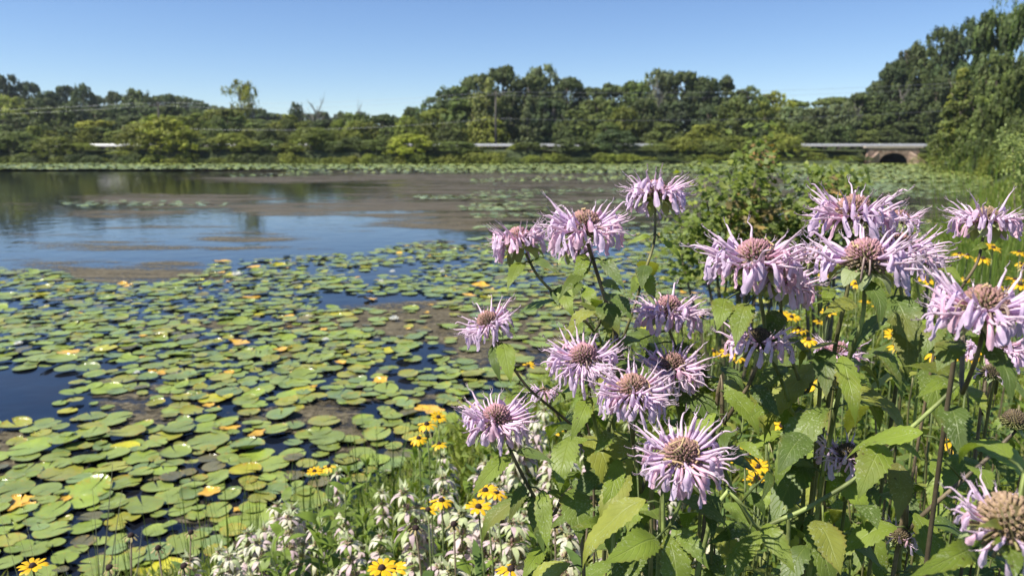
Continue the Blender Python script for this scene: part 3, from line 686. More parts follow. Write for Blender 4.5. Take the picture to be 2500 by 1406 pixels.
GAPS = [(860, 742, 110, 20, 1), (1010, 738, 80, 22, 1), (560, 795, 120, 14, .8), (70, 895, 100, 22, .6), (120, 945, 70, 14, .6), (560, 1000, 60, 16, .9), (680, 960, 60, 12, .7), (700, 1085, 130, 22, .95), (790, 1030, 140, 46, .97), (270, 1065, 110, 22, .9),
        (330, 1010, 120, 40, .8), (1000, 785, 200, 42, .9), (1250, 850, 120, 70, .85), (1340, 760, 110, 50, .5), (640, 1240, 130, 30, .7), (320, 1320, 70, 30, .9), (480, 1370, 80, 50, .95), (700, 800, 90, 14, .5), (980, 900, 110, 24, .5), (160, 1120, 90, 20, .6), (1010, 870, 80, 20, .6),
        (300, 745, 80, 10, .5), (430, 720, 100, 10, .4), (730, 870, 60, 10, .5), (20, 1100, 40, 50, .8), (860, 1110, 90, 40, .6), (640, 1150, 20, 10, .2), (1120, 790, 80, 30, .7)]
PAD_TOP = [(-300, 650), (0, 655), (120, 662), (220, 690), (380, 690), (500, 662), (540, 640), (700, 626), (900, 618), (1000, 592), (1080, 588), (1150, 604), (1250, 560), (1400, 560), (1700, 560), (2100, 520), (2500, 470)]
def pads_density(px, py):
    top = np.interp(px, [p[0] for p in PAD_TOP], [p[1] for p in PAD_TOP])
    d = np.where(py > top, .74, 0)*np.clip((py-top)/14+.3, 0, 1)
    d = d*(1-ell(px, py, GAPS)*.97)
    return d

def algae():
    cols = np.arange(-260, 2620, 14.0); rows = np.concatenate([np.arange(408, 470, 2.0), np.arange(470, 700, 4.0), np.arange(700, 1440, 8.0)])
    PX, PY = np.meshgrid(cols, rows); u = (PX-1250)/F; vv = -(PY-703)/F
    rx, ry, rz = u, CP+vv*SP, -SP+vv*CP; k = -CAMZ/rz
    X, Y = rx*k, ry*k; cov = ell(PX, PY, ALG); cov = np.maximum(cov, np.where(PY < 436, .62, 0)*np.clip((PX-200)/700, 0, 1))
    cov = np.where(pond_sd(X.ravel(), Y.ravel()).reshape(X.shape) > -.02, 0, cov)
    far = np.clip((Y-14)/12, 0, 1)
    v = np.stack([X.ravel(), Y.ravel(), np.full(X.size, .004)], 1); nx = len(cols)
    i = (np.arange(nx-1)[None, :]+nx*np.arange(len(rows)-1)[:, None]); cf = np.maximum.reduce([cov[:-1, :-1], cov[1:, :-1], cov[:-1, 1:], cov[1:, 1:]]); i = i[cf > .05]
    f = np.stack([i, i+nx, i+nx+1, i+1], 1)[:, ::-1]
    used = np.unique(f); mp = np.zeros(len(v), int); mp[used] = np.arange(len(used)); f = mp[f]; v = v[used]
    c = np.stack([cov.ravel()[used], far.ravel()[used], np.zeros(len(used))], 1)
    setp(mkmesh('algae_mat', v, f, c, None, M['algae'], smooth=False), 'brown and grey algae mats lying in patches on the open water', 'algae', kind='stuff')
algae()

# ------------------------------------------------------------------ lily pads
PC_ = dict(green=(.20, .25, .055), fresh=(.21, .275, .045), blue=(.16, .22, .075), olive=(.235, .245, .045), yellow=(.42, .40, .03), orange=(.62, .36, .05), brown=(.12, .11, .055))
def pad_arrays(R, cx, cy, r, rot, cn, z, tilt=None, curl=None, n=22):
    base = np.array(PC_[cn])*R.uniform(.85, 1.18); notch = R.uniform(.10, .30)
    th = rot+notch/2+(2*np.pi-notch)*np.arange(n+1)/n; rad = np.array([.34, .68, .93, 1.0])
    ecc = 1+.06*np.sin(2*(th-rot)); wob = 1+.02*np.sin(th*5+R.uniform(0, 6))+R.uniform(-.012, .012, n+1)
    for _ in range(R.choice([0, 0, 1, 2, 3])):                # small bites
        a0 = R.uniform(0, 2*np.pi); wob = wob*(1-R.uniform(.05, .16)*np.exp(-((np.angle(np.exp(1j*(th-a0))))/R.uniform(.08, .2))**2))
    if cn in ('orange',): wob = wob*(1-.35*np.abs(np.sin(th*2.2+R.uniform(0, 6)))**2)
    if R.rand() < .3:                                        # torn or nibbled edge
        a0 = R.uniform(0, 2*np.pi); wob = wob*(1-.30*np.exp(-((np.angle(np.exp(1j*(th-a0))))/.22)**2))
    tilt = (R.uniform(0, .04) if R.rand() < .8 else R.uniform(.05, .14)) if tilt is None else tilt; ta = R.uniform(0, 2*np.pi)
    curl = (R.uniform(.0, .06) if R.rand() < .7 else R.uniform(.08, .24)) if curl is None else curl
    ca = R.uniform(0, 2*np.pi); ph = R.uniform(0, 6.28); rim = R.choice([.004, .012, .05, .085], p=[.35, .3, .2, .15])*(.6+.4*np.sin(th*2+ph))
    vs = [(cx, cy, z-.002)]; uv = [(0, 0, 0)]; age = 1.0 if cn in ('olive', 'yellow') else R.uniform(0, .9)
    for q in rad:
        rr = r*q*ecc*wob; dx = np.cos(th)*rr; dy = np.sin(th)*rr
        zz = z+np.tan(tilt)*(dx*np.cos(ta)+dy*np.sin(ta))+np.tan(tilt)*r + r*.012*np.sin(th*3+ph)*q
        lift = np.clip(np.cos(th-ca), 0, 1)**1.6; zz = zz+curl*r*2.2*lift*max(0, q-.55)**1.3*1.8
        zz = zz+rim*r*max(0, q-.93)/.07
        vs += list(zip(cx+dx, cy+dy, np.maximum(zz, .006))); uv += [(k/n, q, age) for k in range(n+1)]
    m = n+1; fs = [(0, 1+k, 2+k) for k in range(n)]+[(1+j*m+k, 1+(j+1)*m+k, 1+(j+1)*m+k+1, 1+j*m+k+1) for j in range(3) for k in range(n)]
    return vs, fs, base, uv
# pads that can be told apart in the photograph: (px, py, width_px, colour)
HAND = [(600, 1158, 78, 'yellow'), (740, 956, 66, 'yellow'), (562, 1050, 56, 'orange'), (628, 1066, 50, 'orange'), (583, 1247, 38, 'orange'), (525, 1000, 40, 'orange'), (512, 1215, 60, 'orange'), (35, 1250, 62, 'orange'), (165, 1220, 46, 'orange'), (470, 1010, 60, 'olive'),
        (435, 1055, 88, 'green'), (505, 1047, 70, 'fresh'), (510, 1084, 110, 'green'), (605, 1097, 92, 'blue'), (675, 1058, 68, 'green'), (715, 1115, 70, 'green'), (780, 1060, 64, 'green'), (850, 1080, 66, 'green'), (805, 1096, 60, 'green'), (885, 1110, 70, 'green'), (717, 1125, 50, 'brown'), (665, 1140, 90, 'green'),
        (280, 1030, 90, 'green'), (225, 1025, 72, 'green'), (75, 1102, 104, 'fresh'), (160, 1085, 84, 'fresh'), (225, 1065, 90, 'green'), (310, 1065, 90, 'olive'), (95, 1075, 90, 'green'), (40, 1045, 74, 'olive'), (110, 1040, 80, 'green'), (165, 1005, 50, 'yellow'), (280, 1115, 80, 'green'), (380, 1090, 62, 'green'),
        (345, 1120, 90, 'fresh'), (430, 1112, 76, 'green'), (60, 1157, 90, 'green'), (150, 1160, 110, 'olive'), (275, 1150, 80, 'olive'), (195, 1175, 60, 'blue'), (345, 1165, 64, 'green'), (400, 1155, 66, 'fresh'), (455, 1158, 50, 'brown'), (300, 1190, 90, 'green'), (115, 1203, 76, 'green'), (40, 1200, 90, 'green'), (385, 1192, 76, 'green'), (530, 1170, 80, 'green'), (470, 1195, 60, 'green'),
        (280, 1245, 74, 'green'), (205, 1235, 70, 'fresh'), (130, 1255, 90, 'fresh'), (85, 1282, 50, 'blue'), (38, 1290, 46, 'green'), (300, 1272, 84, 'olive'), (220, 1265, 60, 'brown'), (210, 1290, 76, 'fresh'), (130, 1305, 90, 'green'), (205, 1325, 64, 'brown'), (135, 1335, 50, 'green'), (25, 1330, 74, 'olive'), (90, 1352, 70, 'green'), (440, 1250, 60, 'green'), (480, 1265, 56, 'green'), (380, 1300, 64, 'green'), (290, 1325, 60, 'green'),
        (230, 1380, 80, 'green'), (160, 1375, 62, 'fresh'), (20, 1380, 70, 'green'), (330, 1360, 56, 'olive'), (560, 1215, 60, 'green'), (620, 1195, 60, 'olive'), (640, 1225, 66, 'olive'), (560, 965, 70, 'blue'), (640, 955, 70, 'green'), (600, 985, 70, 'green'), (690, 935, 70, 'green'), (770, 975, 60, 'olive'), (700, 990, 56, 'olive'), (745, 985, 50, 'green'),
        (100, 880, 70, 'green'), (165, 905, 60, 'green'), (150, 885, 76, 'green'), (170, 868, 60, 'orange'), (60, 900, 60, 'green'), (75, 830, 50, 'green'), (585, 843, 60, 'orange'), (905, 733, 40, 'orange'), (610, 728, 60, 'orange'), (700, 775, 44, 'orange'), (690, 860, 50, 'orange'), (395, 915, 40, 'orange'), (510, 1000, 34, 'orange'), (945, 858, 50, 'yellow'), (870, 905, 50, 'olive'), (835, 770, 60, 'yellow'), (800, 770, 54, 'olive'), (640, 805, 44, 'green'), (560, 770, 56, 'fresh'),
        (540, 640, 50, 'orange'), (620, 655, 40, 'orange'), (1175, 700, 50, 'orange'), (1145, 725, 40, 'orange'), (1050, 1010, 80, 'orange'), (1000, 1045, 60, 'green'), (950, 1035, 70, 'green'), (920, 1070, 80, 'green'), (1010, 1075, 60, 'olive'), (780, 1180, 60, 'brown'), (720, 1165, 54, 'brown')]
def lily_pads():
    R = np.random.RandomState(42); P = []      # x, y, r, colour
    for (px, py, wp, cn) in HAND:
        p = onz(px, py); d = p.y*CP+CAMZ*SP; P.append((p.x, p.y, wp/F*d*.47, cn, 1))
    cell = {}
    def key(x, y): return (int(math.floor(x/.35)), int(math.floor(y/.35)))
    for q in P: cell.setdefault(key(q[0], q[1]), []).append(q)
    # candidates over the pond nearer than ~20 m, in world space
    nC = 60000; Yc = 2.4+(19.0-2.4)*R.rand(nC); Xc = (R.rand(nC)*2-1)*(.80*Yc+1.6)
    sd2 = pond_sd(Xc, Yc); px, py, _ = pix(Xc, Yc, 0.0); den = pads_density(px, py)
    from mathutils import noise as mn
    for i in range(nC):
        if sd2[i] > -.06 or den[i] <= 0: continue
        x, y = Xc[i], Yc[i]
        nz = mn.noise(Vector((x*.9, y*.9, 3.1)))
        if R.rand() > den[i]*(.8+nz*1.5)*(.8+.2*(py[i] > 760)): continue
        r = (R.uniform(.055, .115) if R.rand() < .6 else R.uniform(.03, .065)); kx, ky = key(x, y); ok = True
        for a in (-1, 0, 1):
            for b in (-1, 0, 1):
                for q in cell.get((kx+a, ky+b), ()):
                    if (q[0]-x)**2+(q[1]-y)**2 < ((q[2]+r)*.60)**2: ok = False; break
                if not ok: break
            if not ok: break
        if not ok: continue
        cn = R.choice(['green', 'fresh', 'blue', 'olive', 'yellow', 'orange', 'brown'], p=[.38, .22, .13, .18, .015, .03, .045])
        if cn == 'orange': r *= .7
        q = (x, y, r, cn, 0); P.append(q); cell.setdefault((kx, ky), []).append(q)
    # rank by how large they show
    def show(q):
        a, b, d = pix(q[0], q[1], 0)
        vis = (-60 < a < 2560) and (b < 1450) and not (a > 1350 and b > 600)
        return (q[2]/d) if vis else 0
    P.sort(key=show, reverse=True)
    words = dict(green='flat green lily pad', fresh='bright fresh green lily pad', blue='dull bluish green lily pad', olive='olive lily pad with rust-spotted rim', yellow='whole yellow lily pad', orange='shrivelled orange lily pad', brown='dull brownish lily pad')
    zone = lambda a, b: ('by the bottom left bank' if b > 1230 else 'low at the left edge' if a < 330 and b > 1000 else 'on dark water near the bank' if b > 1000 and a > 560 else 'in the near left pond' if b > 1000
                         else 'midway at the left edge' if a < 420 else 'in mid pond' if a < 860 else 'left of the lavender flowers')
    mb = MB(); keys = {}
    for i, (x, y, r, cn, hand) in enumerate(P[:295]):
        a, b, d = pix(x, y, 0); keys.setdefault((cn, zone(a, b)), []).append((a, i))
    rank = {}
    for kk, L in keys.items():
        L.sort(); 
        for j, (_, i) in enumerate(L): rank[i] = '' if len(L) == 1 else f', {ORD[j]} from left'
    for i, (x, y, r, cn, hand) in enumerate(P):
        lift = (i % 7)*.0035
        a, b, d = pix(x, y, 0)
        vs, fs, c, uv = pad_arrays(R, x, y, r, R.uniform(0, 6.28), cn, .007+lift, n=22 if i < 420 else 14, curl=None if cn != 'orange' else R.uniform(.05, .25))
        if i < 295 and show((x, y, r, cn)) > 0:
            m1 = MB(); m1.add(vs, fs, c, uv); o = m1.build('lily_pad', M['pad'], None, (x, y, 0)); o.location = (x, y, 0)
            setp(o, words[cn]+' '+zone(a, b)+rank[i], 'lily pad', 'lily pads on the near water')
        else: mb.add(vs, fs, c, uv)
    setp(mb.build('lily_pads', M['pad']), 'countless smaller green and yellow lily pads floating farther out', 'lily pads', kind='stuff')
lily_pads()

def far_pads():
    R = np.random.RandomState(7); PXY = []
    def emit(n, x0, x1, y0, y1, s0, s1, dens=None):
        px = R.uniform(x0, x1, n*4); 
        # sample uniformly in world Y between the two pixel rows
        Ya, Yb = onz(1250, y1).y, onz(1250, y0).y; Y = R.uniform(Ya, Yb, n*4); X = (px-1250)/F*(Y*CP+CAMZ*SP)
        k = pond_sd(X, Y) < -.1; a, b, _ = pix(X, Y, 0.0)
        if dens is not None: k &= R.rand(len(X)) < dens(a, b)
        X, Y = X[k][:n], Y[k][:n]; PXY.append(np.stack([X, Y, R.uniform(s0, s1, len(X))], 1))
    emit(42000, -60, 2480, 397, 415, .13, .26)                                 # bright band at the far shore
    emit(8000, 700, 2480, 414, 424, .10, .2, lambda a, b: np.clip((a-700)/1500, .1, 1))
    emit(14000, 1850, 2480, 412, 475, .08, .17, lambda a, b: np.clip((a-1900)/250, 0, 1)*np.clip(1.25-(b-412)/75, .25, 1))
    emit(4200, 1150, 2400, 425, 600, .06, .14, lambda a, b: (.5+.5*np.sin(b*.22+a*.004))**3)
    emit(90, 150, 560, 492, 504, .07, .15, lambda a, b: (a > 0)*1.0)
    emit(160, 1000, 1300, 478, 488, .08, .16); emit(120, 1120, 1340, 505, 515, .08, .14)
    emit(60, 560, 760, 428, 433, .1, .2)
    P = np.concatenate(PXY); k = len(P); n = 6; a = np.arange(n)*2*np.pi/n
    rot = R.uniform(0, 6.28, (k, 1)); r = P[:, 2:3]; dx = np.cos(a+rot)*r; dy = np.sin(a+rot)*r
    tl = np.where(P[:, 1:2] > 40, R.uniform(.0, .30, (k, 1)), R.uniform(0, .14, (k, 1))); ta = R.uniform(0, 6.28, (k, 1))
    dz = np.tan(tl)*(dx*np.cos(ta)+dy*np.sin(ta)); lift = np.tan(tl)*r+.012+R.uniform(0, .05, (k, 1))*(P[:, 1:2] > 40)
    v = np.stack([P[:, 0:1]+dx, P[:, 1:2]+dy, dz+lift], 2).reshape(-1, 3); f = np.arange(n*k).reshape(k, n)
    base = np.array([[.20, .245, .055], [.235, .265, .055], [.17, .215, .05], [.28, .29, .07]])[R.randint(0, 4, k)]*R.uniform(.8, 1.2, (k, 1))
    uv = np.tile(np.array([[.03, .5, 0]]), (n*k, 1))
    setp(mkmesh('far_lily_pads', v, f, np.repeat(base, n, 0), uv, M['pad'], smooth=False), 'pale green band of distant lily pads below the far shore and right bank', 'lily pads', kind='stuff')
far_pads()

def water_lily(px, py, s, label):
    p = onz(px, py); t = thing('water_lily', label, 'flower', (p.x, p.y, .02), 0, 'white water lilies'); R = random.Random(px)
    mb = MB()
    for ring, (k, r, h) in enumerate(((9, 1.0, .35), (8, .8, .6), (6, .5, .8))):
        for i in range(k):
            a = 6.283*i/k+ring*.4; b = Vector((math.cos(a)*.12*s, math.sin(a)*.12*s, .01)); e = Vector((math.cos(a)*r*s, math.sin(a)*r*s, h*s))
            leaf(mb, b, e, s*.42, (0, 0, 1), (.82, .82, .78), arch=-.12, fold=.1, curl=-.2, ser=0, n=6, seed=i)
    mb.build('petals', M['bract'], t)
    mb = MB(); tube(mb, [(0, 0, 0), (0, 0, .35*s)], [.2*s, .12*s], (.7, .5, .05), 8); mb.build('stamens', M['ypetal'], t)
for q in [(578, 676, .085, 'largest white water lily, open near the far edge of the pads'), (962, 785, .06, 'flat white water lily on brown algae left of the flowers'), (958, 668, .05, 'white water lily among far pads left of the lavender flowers'),
          (1080, 668, .05, 'small white water lily below the leftmost lavender head'), (930, 692, .05, 'white water lily beside the dark open water'), (45, 846, .045, 'small white water lily near the left edge'), (335, 917, .03, 'tiny white water lily bud in the middle of the pads'), (795, 836, .04, 'tiny white water lily right of the middle of the pads'), (440, 600, .0, '')]:
    if q[2] > 0: water_lily(*q)

# ------------------------------------------------------------------ wild bergamot
LAV = (.77, .60, .77)
def flower_head(plant, origin, c, W, axis, seed, label=None, cover=1.0, gapdir=None, domecol='fresh', shrivel=0, bracts=7, dome=1.0, bend=0.0):
    """c centre of the dome base (world), W overall width in metres, axis = direction the dome faces"""
    R = random.Random(seed); axis = Vector(axis); axis.y *= .42 if axis.y < 0 else 1.0; up = axis.normalized()
    ref = Vector((0, -1, 0)); ex = up.cross(ref).normalized() if abs(up.dot(ref)) < .95 else Vector((1, 0, 0)); ey = ex.cross(up).normalized()   # ey points roughly to the camera
    c = Vector(c); W = W*.95; s = W/.070; rd = .0112*s*dome; hd = rd*1.16
    def D(a): return ex*math.cos(a) - ey*math.sin(a) if False else ex*math.cos(a)+ey*math.sin(a)
    # dome of calyx tubes
    mb = MB(); n = 190
    lat = []
    vs = []; fs = []; 
    for i in range(7):
        th = math.pi/2*(i/6)
        for k in range(14):
            a = 6.283*k/14; p = c + D(a)*(rd*.86*math.cos(th*.98)) + up*(hd*.86*math.sin(th)+rd*.1); vs.append(tuple(p))
    fs = [(i*14+k, i*14+(k+1) % 14, (i+1)*14+(k+1) % 14, (i+1)*14+k) for i in range(6) for k in range(14)]
    mb.add(vs, fs, (.10, .085, .035))
    for i in range(n):
        z = -.38+1.36*(i+.5)/n; z = min(z, .995); rr = math.sqrt(max(0, 1-z*z)); a = i*2.39996+R.uniform(-.08, .08)
        d = (D(a)*rr + up*z).normalized(); p = c+up*rd*.12+Vector(D(a)*rr*rd*.92)+up*(z*hd*.92)
        ln = rd*R.uniform(.18, .34)*(1.5 if z < .1 else 1); rt = rd*.062
        g = (.16, .19, .045) if z < .15 else (.24, .19, .08)
        tip = dict(fresh=(.44, .22, .27), brown=(.36, .19, .18), tan=(.36, .24, .16), dark=(.10, .07, .05))[domecol]
        if z < .15: tip = tuple(.5*u+.5*v for u, v in zip(tip, (.30, .30, .10)))
        k = R.uniform(.75, 1.25); tip = tuple(q*k for q in tip)
        q = p+d*ln; t1 = d.orthogonal().normalized(); t2 = d.cross(t1)
        vs = []; cs = []
        for (cc, rr2, col) in ((p-d*ln*.8, rt*.8, g), (q, rt*1.15, tip), (q-d*ln*.25, rt*.5, (tip[0]*.35, tip[1]*.35, tip[2]*.35))):
            for m in range(5): b = 6.283*m/5; vs.append(tuple(cc+t1*(math.cos(b)*rr2)+t2*(math.sin(b)*rr2))); cs.append(col)
        fs = [(j*5+m, j*5+(m+1) % 5, j*5+5+(m+1) % 5, j*5+5+m) for j in range(2) for m in range(5)]+[(10, 11, 12, 13, 14)]
        mb.add(vs, fs, np.array(cs))
    for i in range(shrivel):                                    # old tan corollas stuck on the dome
        a = R.uniform(0, 6.28); z = R.uniform(.2, .95); pts = []
        for j in range(6):
            a += R.uniform(.05, .28); z = min(1, max(.0, z+R.uniform(-.15, .12))); rr = math.sqrt(1-z*z)
            pts.append(c+(D(a)*rr*rd+up*z*hd)*R.uniform(1.12, 1.3)+up*rd*.1)
        tube(mb, smooth_path(pts, 3), rd*.06, (.50, .36, .19), 4)
    fh = mb.build('flower_head', M['disc'], plant, origin); 
    if label: fh['label'] = label
    # corollas
    mb = MB(); nC = int(54*cover+.5)
    for i in range(nC):
        a = 6.283*(i+R.uniform(-.3, .3))/max(1, nC); 
        if gapdir is not None and abs(math.atan2(math.sin(a-gapdir), math.cos(a-gapdir))) < .75 and R.random() < .85: continue
        ring = R.choice((0, 0, 1, 1, 2)); el = (-.22, .08, .42)[ring]+R.uniform(-.12, .12)
        r = D(a); k = s*R.uniform(.85, 1.12); sd_ = up.cross(r).normalized()
        lc = R.uniform(.86, 1.12); col = (LAV[0]*lc, LAV[1]*lc, LAV[2]*lc); tc = (LAV[0]*lc*1.08, LAV[1]*lc*1.12, LAV[2]*lc*.98)
        pink = R.random() < .2
        if pink: col = (col[0]*1.08, col[1]*.9, col[2]*.85)
        p0 = c+r*rd*.8+up*(rd*(.15+.55*max(0, el))); d0 = (r*math.cos(el)+up*math.sin(el)).normalized()
        p1 = p0+d0*.006*k; d1 = (d0+sd_*R.uniform(-.12, .12)).normalized(); p2 = p1+d1*.0065*k+up*.0008*k
        tube(mb, [p0, p1, p2], [.0007*k, .0009*k, .0014*k], [(col[0]*.95, col[1]*.95, col[2]*.9), col, col], 6, False)
        # upper lip, hooded and curling, with the stamens beyond
        rise = R.uniform(-.1, .55); u1 = (d1+up*(.35+rise)).normalized(); u2 = (d1*.8+up*(.1+rise*.6)+sd_*R.uniform(-.25, .25)).normalized(); lip = R.uniform(.75, 1.1) if R.random() < .5 else R.uniform(.4, .75)
        q = [p2-d1*.001, p2+u1*.004*k*lip, p2+u1*.0075*k*lip+u2*.001*k, p2+u1*.009*k*lip+u2*.0055*k*lip, p2+u1*.0095*k*lip+u2*.0085*k*lip+(sd_*R.uniform(-1, 1)-up*R.uniform(-.3, 1.1))*.0032*k*lip]
        tube(mb, smooth_path(q, 2), [.0013*k, .0012*k, .00105*k, .00092*k, .00082*k, .0007*k, .0006*k, .0005*k, .00032*k], [tc]*9, 5)
        e = q[-1]
        for m in range(2):
            f1 = (u2+up*R.uniform(-.1, .35)+sd_*R.uniform(-.35, .35)).normalized(); e1 = e+f1*.0032*k; e2 = e1+(f1+up*.5*R.uniform(-.5, 1)).normalized()*.0024*k
            tube(mb, [q[-2], e, e1, e2], .00023*k, (.66, .55, .62), 3); tube(mb, [e2-f1*.0005*k, e2+up*.0007*k], .00042*k, (.30, .24, .22), 4)
        # lower lip: drooping strap widening to three lobes
        dn = -up*.75+Vector((0, 0, -.4))+sd_*R.uniform(-.5, .5); out = R.uniform(.5, 1.15); l = k*R.uniform(.65, 1.05)
        path = [p2-d1*.001, p2+d1*.003*l*out*1.6-up*.0002, p2+d1*.0055*l*out*1.4+dn*.0035*l, p2+d1*.0062*l*out*1.4+dn*.0075*l, p2+d1*.006*l*out*1.3+dn*.0105*l, p2+d1*.0075*l*out*1.3+dn*.0125*l]
        wd = [.0012, .0015, .0019, .0028, .0032, .0012] if R.random() < .6 else [.0010, .0012, .0013, .0016, .0017, .0007]; vs = []; P = [Vector(x) for x in path]; roll = R.uniform(-1.3, 1.3)
        for j, (pp, ww) in enumerate(zip(P, wd)):
            T = (P[min(j+1, 5)]-P[max(j-1, 0)]).normalized(); sv = (sd_*math.cos(roll*j/5)+T.cross(sd_)*math.sin(roll*j/5)); nv = T.cross(sv)
            for q_ in (-1, -.5, 0, .5, 1): vs.append(tuple(pp+sv*q_*ww*k*1.05+nv*(-.0011*k*(q_*q_)+(.0006*k if q_ == 0 else 0))))
        fs = [(j*5+m, j*5+m+1, j*5+6+m, j*5+5+m) for j in range(5) for m in range(4)]
        mb.add(vs, fs, col)
    for i in range(int(7*cover)):                                # withered threads among the fresh corollas
        a = R.uniform(0, 6.28); r = D(a); b = c+r*rd*.85+up*rd*R.uniform(0, .5); l = .012*s*R.uniform(.6, 1.1)
        tube(mb, smooth_path([b, b+r*l*.5+up*l*.2, b+r*l*.8-up*l*R.uniform(.1, .6), b+r*l*.75-up*l*R.uniform(.5, 1.0)], 3), .0006*s, (.50, .38, .32), 4)
    if nC: mb.build('petals', M['petal'], fh, (0, 0, 0) if False else origin)
    # leafy bracts beneath
    mb = MB()
    for i in range(bracts):
        a = 6.283*(i+R.uniform(-.25, .25))/bracts; r = D(a); b = c-up*rd*.35+r*rd*.25; el = R.uniform(-.75, -.15); L = .022*s*R.uniform(.75, 1.25)
        e = b+(r*math.cos(el)+up*math.sin(el)).normalized()*L+Vector((0, 0, -.003*s)); g = R.uniform(.8, 1.2)
        leaf(mb, b, e, L*R.uniform(.42, .6), up, (.34*g, .40*g, .18*g), arch=.16, fold=.2, curl=.1, ser=.02, n=8, seed=seed*31+i, peak=.45)
    for i in range(12):                                          # short green buds between bracts and dome
        a = 6.283*(i+R.random()*.5)/12; r = D(a); b = c-up*rd*.3+r*rd*.3
        tube(mb, [b, b+(r-up*.15)*rd*.55, b+(r+up*.05)*rd*.95], [rd*.07, rd*.10, rd*.07], (.30, .34, .13), 5)
    mb.build('bracts', M['leaf'], fh, origin)
    return fh

LEAFN = [0]
def place_leaf(plant, origin, b, t, w, col, petiole=None, arch=.14, nrm=None, fold=.2, seed=None, droop=0, curl=.12, twist=None):
    LEAFN[0] += 1; seed = LEAFN[0] if seed is None else seed; R = random.Random(seed*77+5)
    mb = MB(); b = Vector(b); t = Vector(t)
    if petiole is not None: tube(mb, [petiole, Vector(petiole).lerp(b, .5)+Vector((0, 0, .001)), b+(t-b)*.04], [.0010, .0009, .0007], (.13, .17, .05), 5)
    if nrm is None: nrm = Vector((R.uniform(-.4, .2), -.75+R.uniform(-.3, .3), .75))
    leaf(mb, b, t, w*.9, nrm, col, arch=arch, fold=fold, curl=curl, ser=.085, n=22, seed=seed, twist=R.uniform(-.35, .35) if twist is None else twist, droop=droop)
    return mb.build('leaf', M['leaf'], plant, origin)
LG = dict(b=(.20, .265, .035), m=(.145, .20, .032), d=(.10, .15, .03), y=(.27, .29, .05), o=(.22, .22, .055))  # leaf greens; bright and dark tones paint in lit and shadowed leaves
def stem_col(R, k): 
    return [(.22, .25, .08), (.19, .18, .07), (.17, .13, .08), (.25, .30, .09), (.22, .23, .09)][k % 5]

def bergamot(label, heads, stem, radius=.0017, leaves=(), seed=0, nodes=True, ground=None, colk=0):
    """heads: dicts; stem: [(px,py,d),...] from the head down; ends at the ground"""
    R = random.Random(seed*17+3)
    pts = [at(*q) for q in stem]; last = pts[-1]
    gx = last.x+(last.x-pts[-2].x)*.6; gy = last.y+R.uniform(.0, .12); base = Vector((gx, gy, gz(gx, gy)-.02)); origin = Vector((gx, gy, base.z+.02))
    t = thing('wild_bergamot', label, 'flower', origin, 0, 'wild bergamot plants of the right foreground')
    path = smooth_path(pts+[base], 5); m = len(path); mb = MB(); c0 = stem_col(R, colk)
    tube(mb, path, [radius*(.85+.35*i/m) for i in range(m)], [tuple(q*(.8+.4*math.sin(i*.9+seed)) for q in c0) for i in range(m)], 7)
    mb.build('stem', M['stem'], t, origin)
    for h in heads: flower_head(t, origin, **h)
    for L in leaves:
        (bx, by), (tx, ty), w, d = L[:4]; cn = L[4] if len(L) > 4 else 'm'; dt = L[5] if len(L) > 5 else -.03
        b = at(bx, by, d); tip = at(tx, ty, d+dt); wm = w/F*d
        # petiole runs to the nearest point of the stem when it is close by
        near = min(path, key=lambda p: (p-b).length)
        col = LG[cn]; k = R.uniform(.88, 1.12)
        place_leaf(t, origin, b, tip, wm, tuple(q*k for q in col), near if (near-b).length < .045 else None)
    # opposite leaf pairs at the nodes lower down
    if nodes:
        acc = 0; nxt = .055+R.uniform(0, .02); az = R.uniform(0, 3.14)
        for i in range(1, m):
            acc += (path[i]-path[i-1]).length
            if acc > nxt and path[i].z > origin.z+.12:
                nxt = acc+R.uniform(.045, .070)*(1+.25*(acc > .4)); az += 1.57+R.uniform(-.3, .3)
                for sgn in (0, math.pi):
                    if R.random() < .12: continue
                    a = az+sgn; L = R.uniform(.055, .09)*(0.7 if acc < .1 else 1.0); dr = Vector((math.cos(a), math.sin(a), 0)); p = path[i]; b = p+dr*.012+Vector((0, 0, .004))
                    tip = b+dr*L*R.uniform(.55, .8)+Vector((0, 0, -L*R.uniform(.35, .85))); kk = R.uniform(.8, 1.2); cn = R.choice('mmmbdby' if acc < .45 else 'mmddo'); col = tuple(q*kk for q in LG[cn])
                    place_leaf(t, origin, b, tip, L*R.uniform(.36, .48), col, p, arch=R.uniform(.1, .28), nrm=dr*.5+Vector((0, -.2, 1)))
    return t
def H(px, py, wpx, d, tilt=(0, 0, 1), seed=1, **k):
    # centre of dome base
    return dict(c=at(px, py, d), W=wpx/F*d, axis=tilt, seed=seed, **k)

